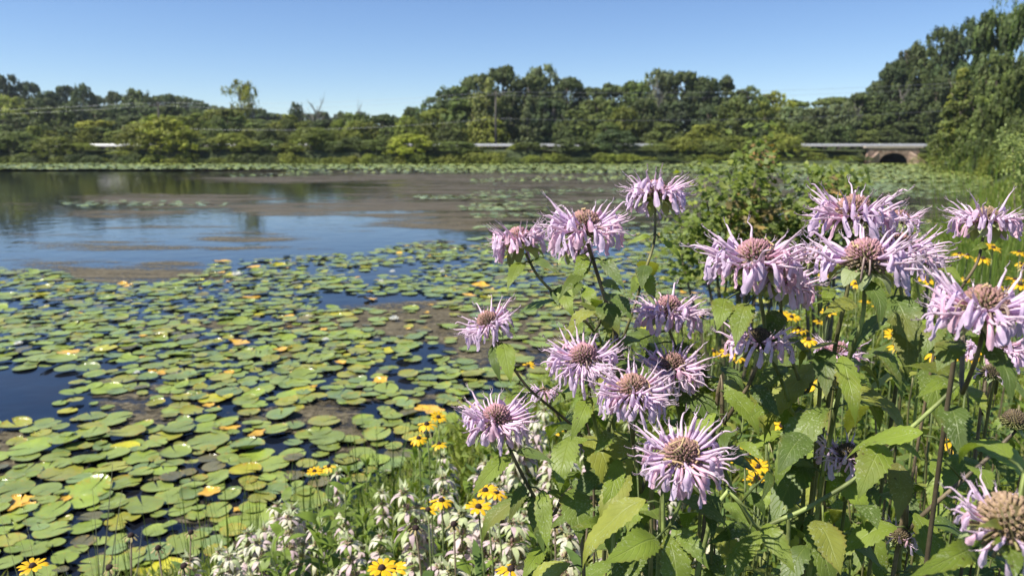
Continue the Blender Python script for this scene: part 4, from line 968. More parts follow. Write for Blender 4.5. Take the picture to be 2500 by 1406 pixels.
bergamot('tallest single lavender bergamot, its head seen from below against the dark water', [H(1600, 478, 178, .80, (.05, .28, 1), 101, bracts=8)],
         [(1600, 500, .80), (1597, 590, .80), (1572, 670, .80), (1545, 760, .81), (1505, 880, .83), (1490, 1000, .85)], .0017,
         [((1590, 577), (1528, 600), 17, .80, 'b', 0), ((1608, 578), (1666, 638), 20, .80, 'b', 0), ((1560, 668), (1600, 738), 50, .80, 'b'), ((1557, 672), (1538, 735), 26, .81, 'm')], 1, colk=1)
bergamot('large bergamot head at the left top, with a mauve dome and full drooping petals', [H(1428, 560, 222, .68, (-.02, -.22, 1), 102, domecol='brown', shrivel=3)],
         [(1435, 595, .68), (1465, 690, .69), (1505, 820, .70), (1530, 930, .72), (1545, 1100, .76)], .0020,
         [((1440, 655), (1361, 738), 34, .66, 'm'), ((1470, 634), (1528, 712), 36, .66, 'd'), ((1480, 718), (1545, 785), 48, .68, 'd'), ((1470, 690), (1518, 715), 30, .70, 'm'), ((1470, 742), (1512, 818), 64, .69, 'd'), ((1427, 618), (1399, 708), 38, .67, 'b')], 2, colk=2)
bergamot('bergamot at the upper left edge whose green underside faces the viewer', [H(1268, 592, 165, .74, (-.14, .38, 1), 103, bracts=8, dome=1.1)],
         [(1283, 618, .74), (1318, 680, .74), (1400, 762, .75), (1450, 810, .76), (1500, 930, .79)], .0016,
         [((1279, 640), (1238, 712), 38, .73, 'b'), ((1305, 634), (1366, 672), 24, .73, 'd'), ((1375, 697), (1405, 780), 44, .73, 'b'), ((1352, 708), (1367, 752), 26, .75, 'd')], 3, colk=1)
bergamot('small lavender head tucked under the large upper left bergamot', [H(1395, 612, 140, .86, (.05, .2, 1), 104, cover=.8)],
         [(1405, 640, .86), (1420, 720, .86), (1440, 780, .87), (1470, 840, .88), (1500, 960, .9)], .0015,
         [((1426, 704), (1464, 755), 38, .84, 'b'), ((1420, 690), (1395, 735), 30, .85, 'm')], 4, colk=3)
bergamot('leftmost bergamot leaning outward over the pond with a half-bare brown dome', [H(1193, 792, 160, .72, (-.36, -.05, 1), 105, domecol='brown', cover=.9)],
         [(1207, 822, .72), (1232, 860, .72), (1288, 945, .73), (1390, 1032, .75), (1450, 1100, .76), (1525, 1185, .78), (1600, 1300, .82)], .0015,
         [((1206, 838), (1223, 936), 32, .71, 'd'), ((1228, 837), (1248, 940), 50, .70, 'b'), ((1240, 797), (1262, 828), 16, .72, 'd')], 5, colk=2)
bergamot('middle bergamot with wide flat petals and a rosy dome, seen level', [H(1632, 762, 195, .74, (.03, -.04, 1), 106, cover=1.0, bracts=8)],
         [(1630, 795, .74), (1650, 850, .75), (1690, 960, .77), (1720, 1080, .80)], .0018,
         [((1600, 838), (1575, 905), 40, .76, 'm'), ((1640, 850), (1720, 870), 34, .76, 'd'), ((1560, 830), (1500, 860), 40, .75, 'm')], 6, colk=1)
bergamot('bergamot left of centre tilted to the viewer with a round pink-green dome', [H(1425, 880, 205, .66, (-.05, -.62, 1), 107, domecol='fresh', cover=.95)],
         [(1436, 925, .67), (1445, 1000, .69), (1470, 1100, .72), (1500, 1200, .75)], .0018,
         [((1440, 968), (1392, 1078), 50, .65, 'b'), ((1394, 1066), (1366, 1202), 74, .66, 'b'), ((1395, 1040), (1342, 1068), 22, .68, 'd'), ((1455, 920), (1500, 960), 42, .65, 'b')], 7, colk=0)
bergamot('central bergamot head with curled dried petals on its dome', [H(1545, 958, 222, .62, (.02, -.50, 1), 108, domecol='brown', shrivel=4)],
         [(1538, 1005, .63), (1548, 1100, .65), (1565, 1200, .67), (1590, 1330, .7)], .0019,
         [((1510, 1120), (1476, 1288), 54, .66, 'b'), ((1560, 1215), (1532, 1302), 74, .62, 'b'), ((1500, 1278), (1395, 1287), 40, .66, 'b'), ((1500, 1060), (1450, 1110), 46, .66, 'm')], 8, colk=1)
bergamot('bergamot behind the central head with a tall brown-pink dome', [H(1640, 900, 190, .70, (.03, -.35, 1), 109, domecol='brown', shrivel=1)],
         [(1642, 940, .71), (1665, 1040, .73), (1700, 1150, .76), (1740, 1280, .8)], .0018,
         [((1662, 955), (1765, 1045), 80, .70, 'd'), ((1720, 955), (1806, 960), 38, .72, 'b'), ((1762, 897), (1818, 957), 38, .76, 'd')], 9, colk=0)
bergamot('lower left bergamot with long petals spread above the white flowers', [H(1212, 1028, 205, .66, (-.02, -.30, 1), 110, domecol='fresh')],
         [(1232, 1060, .66), (1252, 1112, .66), (1300, 1205, .67), (1340, 1262, .68), (1425, 1385, .70)], .0017,
         [((1262, 1103), (1358, 1134), 34, .65, 'd'), ((1247, 1112), (1150, 1218), 48, .65, 'b'), ((1280, 1185), (1240, 1277), 36, .66, 'd'), ((1325, 1195), (1341, 1350), 48, .66, 'b'), ((1295, 1210), (1330, 1358), 38, .67, 'd'), ((1325, 1335), (1272, 1420), 44, .66, 'b')], 10, colk=2)
bergamot('nearest large bergamot low in the centre, spidery petals and a dome topped with tan shreds', [H(1665, 1118, 255, .54, (-.02, -.66, 1), 111, domecol='brown', shrivel=7, cover=.92)],
         [(1668, 1170, .55), (1658, 1232, .56), (1622, 1320, .57), (1605, 1420, .58)], .0016,
         [((1606, 1312), (1468, 1378), 82, .54, 'b'), ((1655, 1290), (1732, 1390), 54, .56, 'm'), ((1735, 1190), (1742, 1322), 48, .60, 'd')], 11, colk=3)
bergamot('faded bergamot with sparse curled petals between the left heads', [H(1330, 958, 105, .84, (.05, .25, 1), 112, cover=.55, dome=.7, domecol='tan')],
         [(1340, 980, .84), (1370, 1030, .84), (1395, 1080, .85), (1450, 1200, .87)], .0014, [], 12, colk=2)
bergamot('broad bergamot at the left of the big right cluster, petals trailing left', [H(1842, 640, 275, .62, (.0, -.12, 1), 113, domecol='fresh', shrivel=1)],
         [(1848, 680, .63), (1862, 760, .64), (1880, 860, .66), (1930, 1000, .69), (1960, 1250, .73)], .0019,
         [((1768, 730), (1750, 808), 64, .62, 'b'), ((1825, 740), (1795, 852), 62, .61, 'b'), ((1860, 790), (1900, 850), 50, .66, 'd')], 13, colk=0)
bergamot('bergamot hanging below the broad one in the right cluster, mostly in shade', [H(1905, 690, 210, .66, (.25, .05, 1), 114, cover=.9)],
         [(1905, 730, .67), (1915, 820, .68), (1960, 960, .70), (1990, 1120, .72)], .0018, [((1905, 760), (1860, 850), 56, .67, 'd')], 14, colk=1)
bergamot('topmost bergamot of the right cluster with the tallest brown dome', [H(2082, 530, 250, .66, (.03, -.06, 1), 115, domecol='brown', shrivel=1)],
         [(2082, 570, .67), (2070, 700, .68), (2040, 840, .70), (2020, 1000, .72), (1980, 1250, .74)], .0021,
         [((2025, 705), (2008, 755), 38, .68, 'b'), ((2085, 740), (1998, 778), 48, .66, 'y')], 15, colk=1)
bergamot('bergamot at the front of the right cluster with petals fanned to the right', [H(2110, 640, 275, .58, (.02, -.16, 1), 116, domecol='fresh', shrivel=1, gapdir=2.2)],
         [(2112, 680, .59), (2105, 780, .60), (2070, 880, .62), (2040, 1000, .64), (2010, 1160, .67), (1985, 1330, .7)], .0019,
         [((2110, 680), (2148, 805), 50, .58, 'd'), ((2055, 870), (2090, 1040), 60, .62, 'b'), ((2010, 850), (2016, 978), 60, .64, 'd')], 16, colk=0)
bergamot('bergamot at the right of the cluster, small round dome half hidden by petals', [H(2190, 612, 215, .66, (.10, -.10, 1), 117, domecol='brown')],
         [(2192, 650, .67), (2205, 760, .68), (2200, 860, .70), (2180, 1000, .73)], .0018,
         [((2180, 720), (2242, 855), 92, .66, 'd'), ((2230, 640), (2282, 692), 34, .66, 'd'), ((2175, 870), (2202, 975), 62, .68, 'm')], 17, colk=1)
bergamot('rearmost bergamot on the far right of the cluster with fine petals', [H(2232, 640, 175, .80, (.2, .08, 1), 118, dome=.7)],
         [(2235, 670, .80), (2250, 780, .82), (2245, 900, .85)], .0015, [((2290, 655), (2352, 692), 34, .78, 'b')], 18, colk=3)
bergamot('bergamot seen from below in the middle of the right cluster', [H(1985, 632, 130, .80, (.1, .34, 1), 119, dome=1.1, cover=.8, bracts=8)],
         [(1990, 660, .80), (2000, 760, .82), (2005, 900, .85)], .0015, [], 19, colk=3)
bergamot('small dark dome peeping out at the back right of the cluster', [H(2195, 540, 130, .85, (.1, 0, 1), 120, cover=.6, domecol='brown')],
         [(2196, 570, .85), (2200, 700, .87), (2210, 850, .9)], .0015, [], 20, colk=1)
bergamot('lone bergamot at the upper right edge with thin upright petals', [H(2408, 540, 195, .78, (.0, .12, 1), 121, domecol='tan', dome=.85, bracts=8)],
         [(2402, 568, .78), (2386, 640, .78), (2342, 712, .79), (2300, 800, .80), (2270, 920, .83)], .0016, [((2405, 603), (2368, 614), 22, .78, 'b'), ((2386, 600), (2420, 628), 18, .78, 'm')], 21, colk=2)
bergamot('big soft-focus bergamot at the right edge under the lone one', [H(2400, 762, 310, .46, (.02, .0, 1), 122, domecol='brown', shrivel=3)],
         [(2402, 800, .47), (2385, 870, .48), (2350, 960, .50), (2300, 1080, .54)], .0016,
         [((2410, 842), (2472, 988), 64, .46, 'd'), ((2320, 820), (2352, 895), 46, .55, 'd'), ((2320, 985), (2352, 1125), 80, .54, 'd')], 22, colk=2)
bergamot('shaded nearly finished bergamot with few hanging petals right of centre', [H(1852, 838, 225, .64, (.02, -.02, 1), 123, cover=.52, domecol='dark', dome=.8)],
         [(1852, 872, .65), (1845, 900, .65), (1822, 950, .66), (1768, 1035, .68), (1735, 1120, .7)], .0018,
         [((1835, 940), (1906, 1022), 48, .66, 'd'), ((1890, 985), (1813, 1037), 42, .66, 'b'), ((1800, 1080), (1870, 1128), 34, .62, 'b'), ((1775, 1040), (1770, 1110), 34, .68, 'd')], 23, colk=2)
bergamot('small pink-domed bergamot with petals only on the right, under the cluster', [H(2045, 862, 140, .80, (.12, -.1, 1), 124, cover=.8, gapdir=3.14)],
         [(2045, 885, .80), (2042, 960, .82), (2020, 1080, .85)], .0015, [], 24, colk=1)
bergamot('huge near bergamot cut off by the lower right corner, bare round dome', [H(2458, 1290, 240, .40, (-.05, -.85, 1), 125, cover=.55, dome=1.75, domecol='tan', shrivel=2)],
         [(2462, 1330, .41), (2460, 1380, .42), (2455, 1480, .43)], .0015,
         [((2380, 1335), (2212, 1412), 64, .42, 'b'), ((2365, 1135), (2420, 1208), 64, .50, 'b'), ((2440, 1310), (2475, 1420), 70, .40, 'm'), ((2430, 1285), (2375, 1290), 30, .40, 'y')], 25, colk=3)
bergamot('pale bergamot behind at the right edge, below the big soft one', [H(2440, 850, 190, .74, (.05, .1, 1), 126, cover=.8, dome=.8)],
         [(2440, 880, .74), (2430, 960, .76), (2400, 1080, .8)], .0015, [], 26, colk=1)
bergamot('shadowed bergamot low among the right-hand leaves', [H(2068, 1118, 170, .66, (.08, -.1, 1), 127, cover=.75, domecol='dark')],  # dark dome colour paints in the shadow on this head
         [(2068, 1150, .67), (2060, 1220, .69), (2050, 1340, .72)], .0016,
         [((2155, 1083), (2093, 1225), 84, .57, 'b'), ((2180, 1087), (2252, 1127), 38, .58, 'b'), ((2190, 1130), (2190, 1278), 64, .60, 'o'), ((1965, 1060), (1898, 1158), 82, .60, 'd')], 27, colk=0)
bergamot('petal-less brown seed head at the right edge', [H(2475, 1030, 100, .62, (.1, -.2, 1), 128, cover=0, dome=1.5, domecol='dark', bracts=5)],
         [(2480, 1050, .62), (2420, 1110, .62), (2350, 1172, .62), (2220, 1292, .64), (2180, 1400, .67)], .0018,
         [((2345, 935), (2236, 970), 48, .56, 'b'), ((2345, 920), (2198, 895), 44, .57, 'b'), ((2365, 945), (2406, 1018), 38, .56, 'b'), ((2295, 1115), (2264, 1187), 32, .6, 'b')], 29, colk=2)
bergamot('dark brown seed head near the bottom under the yellowed leaf', [H(2195, 1312, 110, .66, (.1, -.3, 1), 129, cover=.25, dome=1.3, domecol='dark', bracts=5)],
         [(2195, 1335, .66), (2190, 1420, .68)], .0016, [((1990, 1268), (2052, 1405), 92, .54, 'y'), ((2100, 1230), (2142, 1295), 62, .6, 'd')], 30, colk=1)
bergamot('little ragged bergamot tuft with narrow upright petals left of the near big head', [H(1428, 1085, 80, .80, (.1, 0, 1), 130, cover=.5, dome=.6, domecol='dark')],
         [(1428, 1100, .8), (1440, 1160, .81), (1480, 1260, .83)], .0013, [], 31, colk=2)
bergamot('brown bare seed head above the soft-focus right bergamot leaves', [H(2420, 915, 85, .70, (.1, 0, 1), 131, cover=.15, dome=1.5, domecol='dark', bracts=5)],
         [(2420, 930, .70), (2400, 1010, .72), (2380, 1120, .75)], .0016, [], 32, colk=2)
bergamot('slanting leafy bergamot stem crossing the lower right, not in flower', [],
         [(2345, 930, .57), (2290, 985, .57), (2180, 1085, .58), (2100, 1160, .59), (1970, 1240, .60), (1860, 1292, .61), (1700, 1410, .63)], .0018,
         [((1866, 1277), (1943, 1402), 58, .57, 'b'), ((1835, 1290), (1722, 1332), 40, .6, 'd'), ((1880, 1150), (1858, 1228), 28, .6, 'd')], 33, nodes=False, colk=3)
bergamot('leafy bergamot stem leaning left of centre bottom, not in flower', [],
         [(1740, 1050, .70), (1790, 1200, .70), (1860, 1305, .70), (1920, 1420, .70)], .0020, [], 34, colk=0)
# understory of flowerless bergamot shoots that fill the clump
Rb = random.Random(77)
ub = []
for i in range(46):
    px = Rb.uniform(1440, 2560); py = Rb.uniform(890, 1300)
    if px < 1700: py = Rb.uniform(1060, 1340)
    ub.append((px, py, Rb.uniform(.78, 1.15)))
ub.sort()
for i, (px, py, d) in enumerate(ub):
    bergamot(f'flowerless leafy bergamot shoot in the dense lower right clump, {ORD[i]} from left', [],
             [(px, py, d), (px+Rb.uniform(-25, 25), py+130, d+.01), (px+Rb.uniform(-50, 50), py+300, d+.03)], .0012, [], 200+i, colk=Rb.randrange(5))

# ------------------------------------------------------------------ smaller meadow plants
def top_at(px, py, h):
    """ground point under the spot where a plant of height h shows its top at photo pixel (px, py)"""
    d = 1.8
    for _ in range(14):
        p = at(px, py, d); g = gz(p.x, p.y); v = (SP+CP*(py-703)/F)
        if v <= .01: v = .01
        d = d*.4+.6*(CAMZ-(max(0, g)+h))/v; d = min(max(d, .8), 9)
    p = at(px, py, d); return p, gz(p.x, p.y), d
def susan_proto(kind, seed):
    R = random.Random(seed); t = thing('black_eyed_susan', 'x', 'flower')
    mb = MB(); path = [Vector((.012*math.sin(z*5+seed), .01*math.cos(z*4), z)) for z in (-.03, .2, .4, .6, .8, 1.0)]; path[-1] = Vector((0, 0, 1.0))
    tube(mb, path, [.0022, .002, .0019, .0018, .0016, .0016], (.12, .15, .045) if kind != 'seed' else (.12, .09, .05), 5); st = mb.build('stem', M['stem'], t)
    mb = MB()
    for i in range(8):
        z = R.uniform(.08, .85); a = R.uniform(0, 6.28); L = R.uniform(.05, .09); b = Vector((0, 0, z)); e = b+Vector((math.cos(a)*L, math.sin(a)*L, .02)); leaf(mb, b, e, L*.22, (0, 0, 1), (.10, .16, .035), arch=.15, ser=.02, n=7, seed=seed+i)
    mb.build('leaves', M['herb'], t)
    mb = MB(); n = 12; vs = []; fs = []
    for i in range(6):
        th = math.pi/2*i/5*.98
        for k in range(n): a = 6.283*k/n; r = .0078*math.cos(th)*(1+.08*((k+i) % 2)); vs.append((r*math.cos(a), r*math.sin(a), .010*math.sin(th)))
    fs = [(i*n+k, i*n+(k+1) % n, (i+1)*n+(k+1) % n, (i+1)*n+k) for i in range(5) for k in range(n)]+[tuple(reversed(range(n)))]
    mb.add(vs, fs, (.030, .014, .012)); mb.build('cone', M['cone'], t)
    mb = MB(); k = dict(full=12, droop=11, torn=6, seed=7)[kind]
    for i in range(k):
        a = 6.283*i/k+R.uniform(-.12, .12); L = R.uniform(.021, .027); dz = dict(full=R.uniform(-.004, .006), droop=R.uniform(-.016, -.006), torn=R.uniform(-.014, .004), seed=-.008)[kind]
        if kind == 'torn': a = 6.283*i/11+R.uniform(-.2, .2)
        if kind == 'seed': L *= .5
        b = Vector((math.cos(a)*.006, math.sin(a)*.006, .001)); e = Vector((math.cos(a)*(.006+L), math.sin(a)*(.006+L), dz))
        c = (.86, .52, .015) if kind != 'seed' else (.45, .36, .16); g = R.uniform(.85, 1.1)
        leaf(mb, b, e, .0095 if kind != 'seed' else .005, (0, 0, 1), tuple(q*g for q in c), arch=.10, fold=.12, curl=.15, ser=0, n=7, seed=seed+i, peak=.6)
    mb.build('petals', M['ypetal'], t); index_children(t); return t
SUS = [susan_proto('full', 1), susan_proto('full', 2), susan_proto('droop', 3), susan_proto('torn', 4), susan_proto('seed', 5)]
USED = set()
def susan(px, py, d, k, label, tilt=None, s=.72, h=None):
    R = random.Random(int(px*7+py)); p = at(px, py, d); g = max(0, gz(p.x, p.y)); hh = max(.15, p.z-g)
    if k in USED: o = copy_tree(SUS[k]); kids = [c for c in bpy.data.objects[-1:]]; kids = KIDS(o)
    else: o = SUS[k]; USED.add(k); kids = KIDS(o)
    o.location = (p.x, p.y, g); o['label'] = label; o['category'] = 'flower'; o['group'] = 'black-eyed susans on the bank'
    rz = R.uniform(0, 6.28); tl = R.uniform(.0, .5) if tilt is None else tilt; ta = R.uniform(-.9, .9)+math.pi/2
    for c in kids:
        nm = c.name.split('.')[0]
        if nm in ('stem', 'leaves'): c.scale = (1, 1, hh); c.rotation_euler = (0, 0, rz)
        else:
            c.location = (0, 0, hh); c.scale = (s, s, s)
            c.rotation_euler = (Matrix.Rotation(tl, 3, Vector((math.cos(ta-math.pi/2), math.sin(ta-math.pi/2), 0))) @ Matrix.Rotation(rz, 3, 'Z')).to_euler()
            if nm == 'leaves': c.scale = (1, 1, hh)
    return o
LASTKIDS = {}
def KIDS(o): return LASTKIDS.get(o.name) or [c for c in COL.objects if c.parent == o]
def copy_tree(o, parent=None, color=None):
    c = o.copy(); COL.objects.link(c); c.parent = parent
    if color: c.color = color
    ks = [copy_tree(ch, c, color) for ch in CH.get(o.name, [])]; LASTKIDS[c.name] = ks
    return c
SL = [(80, 1383, 1.15, 0, 'bright yellow flower at the bottom left corner over the lily pads'), (768, 1151, 1.9, 0, 'yellow flower at the water edge above the leafy green shoots'), (803, 1138, 1.95, 3, 'wilting yellow flower next to the one at the water edge'),
      (1042, 1036, 1.6, 2, 'yellow flower left of the lower left lavender head'), (1022, 1070, 1.7, 2, 'small yellow flower just under its neighbour, left of the lavender head'), (1070, 1019, 1.8, 0, 'small yellow flower at the top of the left yellow cluster'), (1072, 1084, 1.8, 3, 'ragged yellow flower low in the left yellow cluster'),
      (1078, 1222, 1.35, 2, 'yellow flower with drooping petals among white spikes'), (1185, 1198, 1.3, 0, 'yellow flower half hidden behind a lavender plant leaf'), (1168, 1238, 1.2, 1, 'yellow flower with a clear black eye among white spikes'), (1212, 1203, 1.4, 2, 'yellow flower right of its pair among white spikes'), (1045, 1245, 1.4, 3, 'torn yellow flower at the left of the white spikes'),
      (932, 1388, 1.05, 0, 'yellow flower at the bottom edge in the white spikes'), (1248, 1390, 1.05, 3, 'pale yellow torn flower at the bottom edge'), (960, 1390, 1.2, 3, 'small torn yellow flower beside the bottom one'),
      (1516, 1186, 1.2, 1, 'yellow flower seen between leaves left of the near big lavender head'), (1348, 1052, 1.5, 3, 'yellow flower glimpsed behind lavender stems'), (1870, 1020, 1.35, 2, 'yellow flower right of the near big lavender head, upper'), (1912, 1040, 1.1, 2, 'large drooping yellow flower right of the near big lavender head'),
      (1818, 1110, 1.1, 2, 'drooping yellow flower against the near lavender head'), (1850, 1140, 1.3, 0, 'yellow flower above a pair right of the near lavender head'), (1848, 1170, 1.15, 0, 'black-eyed yellow flower in the right stack of three'), (1856, 1186, 1.3, 1, 'lowest yellow flower in the right stack of three'), (1888, 1196, 1.3, 2, 'little yellow flower right of the stack of three'),
      (2292, 862, 1.1, 2, 'yellow flower in front of the right leaves'), (2368, 858, 1.15, 2, 'yellow flower under the big soft right lavender head'), (2400, 632, 1.9, 2, 'yellow flower under the lone right lavender head'), (2424, 606, 1.9, 0, 'tilted yellow flower right of the lone lavender stem'),
      (2342, 620, 2.2, 2, 'small yellow flower left of the lone lavender stem'), (2362, 624, 2.2, 3, 'torn yellow flower left of the lone lavender stem'), (2488, 616, 2.2, 2, 'small yellow flower at the right edge'), (2478, 684, 1.8, 1, 'yellow pair flower near the right edge, upper'), (2455, 706, 1.9, 0, 'yellow pair flower near the right edge, lower'),
      (2266, 684, 1.7, 1, 'yellow flower right of the lavender cluster'), (2140, 752, 1.9, 3, 'yellow flower under the lavender cluster'), (1918, 768, 2.0, 0, 'upper yellow flower under the broad lavender head'), (1932, 775, 1.8, 0, 'yellow flower under the broad lavender head'), (1950, 803, 1.8, 2, 'drooping yellow flower under the broad lavender head'),
      (1974, 830, 1.6, 2, 'lower yellow flower under the broad lavender head'), (1778, 862, 1.7, 0, 'yellow flower behind the shaded lavender head'), (1800, 872, 1.8, 2, 'second yellow flower behind the shaded lavender head'), (1742, 858, 1.9, 3, 'torn yellow flower behind the shaded lavender head'), (2182, 818, 1.6, 0, 'yellow flower among stems under the right cluster'),
      (2192, 846, 1.5, 2, 'drooping yellow flower among stems under the right cluster'), (1540, 890, 1.5, 2, 'yellow flower between the central lavender heads'), (1160, 986, 2.4, 2, 'far yellow flower over the water at the left of the clump'), (1290, 893, 2.2, 3, 'tiny yellow flower by the pads behind the left stems'), (2000, 925, 1.5, 3, 'yellow flower glimpsed behind thick stems'),
      (1996, 945, 1.4, 2, 'drooping yellow flower behind thick stems'), (1715, 770, 2.4, 3, 'small yellow flower right of the middle lavender head'), (2330, 1080, 1.2, 2, 'yellow flower deep in the right leaves'), (2060, 880, 1.5, 3, 'orange-yellow flower behind the dark domed lavender head'),
      (320, 1308, 1.3, 4, 'dark seed head with one pale petal left of the others'), (386, 1338, 1.35, 4, 'dark seed head with a scrap of yellow at the water edge'), (466, 1300, 1.5, 4, 'brown papery seed head by the dark water'), (450, 1382, 1.2, 4, 'dark seed head with pale papery petals at the bottom'), (268, 1386, 1.2, 4, 'nearly black seed head low over the pads'),
      (1015, 1290, 1.2, 4, 'black seed head left of the white spikes'), (1108, 1280, 1.2, 4, 'black seed head in the white spikes'), (1440, 1220, 1.2, 4, 'dark seed head behind bergamot leaves'), (1355, 1282, 1.1, 4, 'dark seed head with a yellow rag')]
for q in SL: susan(*q)
Rs = random.Random(31); fld = []
for i in range(34):
    px = Rs.uniform(1880, 2500); py = Rs.uniform(640, 800); fld.append((px, py, Rs.uniform(1.7, 3.2)))
fld.sort()
for i, (px, py, d) in enumerate(fld): susan(px, py, d, Rs.choice([0, 1, 2, 2, 3, 4]), f'soft-focus yellow flower in the right background meadow, {ORD[i]} from left')

def beebalm_proto(seed):
    R = random.Random(seed); t = thing('spotted_beebalm', 'x', 'flower'); Ht = .5
    mb = MB(); tube(mb, [(0, 0, -.03), (.005, 0, .15), (0, .004, .3), (0, 0, Ht)], [.0025, .0022, .002, .0014], (.14, .13, .07), 5); mb.build('stem', M['stem'], t)
    for i in range(9):
        z = .06+i*.03; a = i*1.57+R.uniform(-.3, .3)
        mb = MB()
        for sg in (0, math.pi):
            L = R.uniform(.04, .065); b = Vector((0, 0, z)); e = b+Vector((math.cos(a+sg)*L, math.sin(a+sg)*L, R.uniform(-.01, .02)))
            leaf(mb, b, e, L*.28, (0, 0, 1), (.11, .17, .04), arch=.12, ser=.03, n=7, seed=seed*9+i)
        if i % 3 == 0: mb.build('leaf_pair', M['herb'], t)
        else: KEEP.append(0); mb.build('leaf_pair', M['herb'], t)
    nw = R.choice((2, 3, 3, 4)); z = Ht-.02
    for wv in range(nw):
        mb = MB(); sz = .75+.25*min(1, wv/1.5)
        for i in range(R.choice((8, 9, 10))):
            a = 6.283*i/9+R.uniform(-.2, .2); L = R.uniform(.030, .042)*sz; b = Vector((math.cos(a)*.006, math.sin(a)*.006, z)); e = b+Vector((math.cos(a)*L*.8, math.sin(a)*L*.8, -L*R.uniform(.3, .95)))
            c = R.choice([(.68, .65, .46), (.68, .54, .54), (.64, .48, .52), (.50, .56, .30), (.72, .68, .54)]); leaf(mb, b, e, L*.34, (0, 0, 1), c, arch=.22, fold=.15, curl=.15, ser=0, n=6, seed=i+wv*20)
        for i in range(26):
            a = R.uniform(0, 6.28); el = R.uniform(-.2, 1.3); r = .013*sz; b = Vector((math.cos(a)*.004, math.sin(a)*.004, z+.004)); e = Vector((math.cos(a)*math.cos(el)*r, math.sin(a)*math.cos(el)*r, z+.004+math.sin(el)*r))
            tube(mb, [b, e], [.0016, .0012], R.choice([(.42, .44, .18), (.55, .50, .26), (.50, .32, .28)]), 4)
        mb.build('flower_whorl', M['bract'], t); z -= R.uniform(.032, .042)
    mb = MB()
    for i in range(9):
        a = R.uniform(0, 6.28); L = R.uniform(.014, .026); b = Vector((0, 0, Ht-.01)); e = b+Vector((math.cos(a)*L*.8, math.sin(a)*L*.8, L*R.uniform(.2, .9))); leaf(mb, b, e, L*.3, (0, 0, 1), (.45, .50, .28), arch=-.1, ser=0, n=6, seed=i)
    mb.build('tip_leaves', M['bract'], t); index_children(t); return t
KEEP = []
BB = [beebalm_proto(50+i) for i in range(5)]; bused = set()
def beebalm(px, py, h, label, k):
    p, g, d = top_at(px, py, h); g = max(g, 0)
    if k in bused: o = copy_tree(BB[k])
    else: o = BB[k]; bused.add(k)
    R = random.Random(int(px*3+py)); s = h/.5; o.location = (p.x, p.y, g); o.scale = (s*1.05, s*1.05, s); o.rotation_euler = (R.uniform(-.16, .16), R.uniform(-.16, .16), R.uniform(0, 6.28))
    o['label'] = label; o['category'] = 'flower'; o['group'] = 'whitish spotted beebalm along the bank'
BL = [(790, 1160), (650, 1235), (705, 1240), (668, 1262), (746, 1285), (560, 1330), (610, 1300), (885, 1230), (950, 1195), (1005, 1235), (1110, 1170), (1130, 1105), (920, 1300), (870, 1345), (980, 1345), (1055, 1320), (1260, 1300), (1390, 1200), (1490, 1330), (1385, 1290)]
Rq = random.Random(4); bl2 = list(BL)
while len(bl2) < 120:
    px = Rq.uniform(500, 1740); top = np.interp(px, [500, 560, 700, 800, 950, 1060, 1150, 1250, 1400, 1600, 1740], [1330, 1300, 1225, 1170, 1190, 1190, 1075, 985, 975, 990, 1060]); py = Rq.uniform(top, 1400)
    if 760 < px < 880 and py < 1330 and Rq.random() < .8: continue
    if px < 1120 and Rq.random() < .25: continue
    bl2.append((px, py))
bl2.sort()
for i, (px, py) in enumerate(bl2):
    beebalm(px, py, Rq.uniform(.40, .56)*(1.0 if px > 900 else .85), f'{"creamy" if i % 2 else "pinkish white"} spotted beebalm spike at the near bank, {ORD[i//2]} of its tint from left', i % 5)

def herb_proto(seed, broad):
    R = random.Random(seed); t = thing('leafy_plant', 'x', 'plant'); mb = MB(); tube(mb, [(0, 0, -.03), (.006, .004, .22), (0, 0, .45)], [.0022, .0018, .001], (.15, .19, .05), 5); mb.build('stem', M['stem'], t)
    mb = MB(); k = 34 if not broad else 20
    for i in range(k):
        z = .05+.4*i/k; a = i*2.4+R.uniform(-.3, .3); L = R.uniform(.05, .08)*(1.15-z)*(1 if not broad else 1.1); b = Vector((0, 0, z)); e = b+Vector((math.cos(a)*L*.8, math.sin(a)*L*.8, L*R.uniform(.1, .75)))
        g = R.uniform(.8, 1.25); leaf(mb, b, e, L*(.2 if not broad else .42), (0, 0, 1), (.155*g, .22*g, .03*g), arch=.15, ser=.02, n=7, seed=i+seed)
    mb.build('leaves', M['herb'], t); index_children(t); return t
HB = [herb_proto(61, False), herb_proto(62, False), herb_proto(63, True), herb_proto(64, True)]; hused = set(); Rh = random.Random(8); hl = []
for i in range(150):
    px = Rh.uniform(680, 2520)
    top = np.interp(px, [680, 760, 900, 1000, 1150, 1300, 1500, 1750, 2000, 2150, 2300, 2520], [1260, 1160, 1120, 1100, 960, 960, 960, 900, 860, 760, 640, 560])
    hl.append((px, top+Rh.random()**1.4*(1400-top)))
hl.sort()
for i, (px, py) in enumerate(hl):
    k = Rh.randrange(4); h = Rh.uniform(.32, .55); p, g, d = top_at(px, py, h)
    if k in hused: o = copy_tree(HB[k])
    else: o = HB[k]; hused.add(k)
    s = h/.45; o.location = (p.x, p.y, max(0, g)); o.scale = (s, s, s); o.rotation_euler = (Rh.uniform(-.2, .2), Rh.uniform(-.2, .2), Rh.uniform(0, 6.28)); o['category'] = 'plant'; o['group'] = 'green leafy plants of the bank'
    o['label'] = f'flowerless green leafy stem in the bank meadow, {ORD[i//2] if i//2 < len(ORD) else "last"} of its {"narrow" if i % 2 else "broad"} row from left'

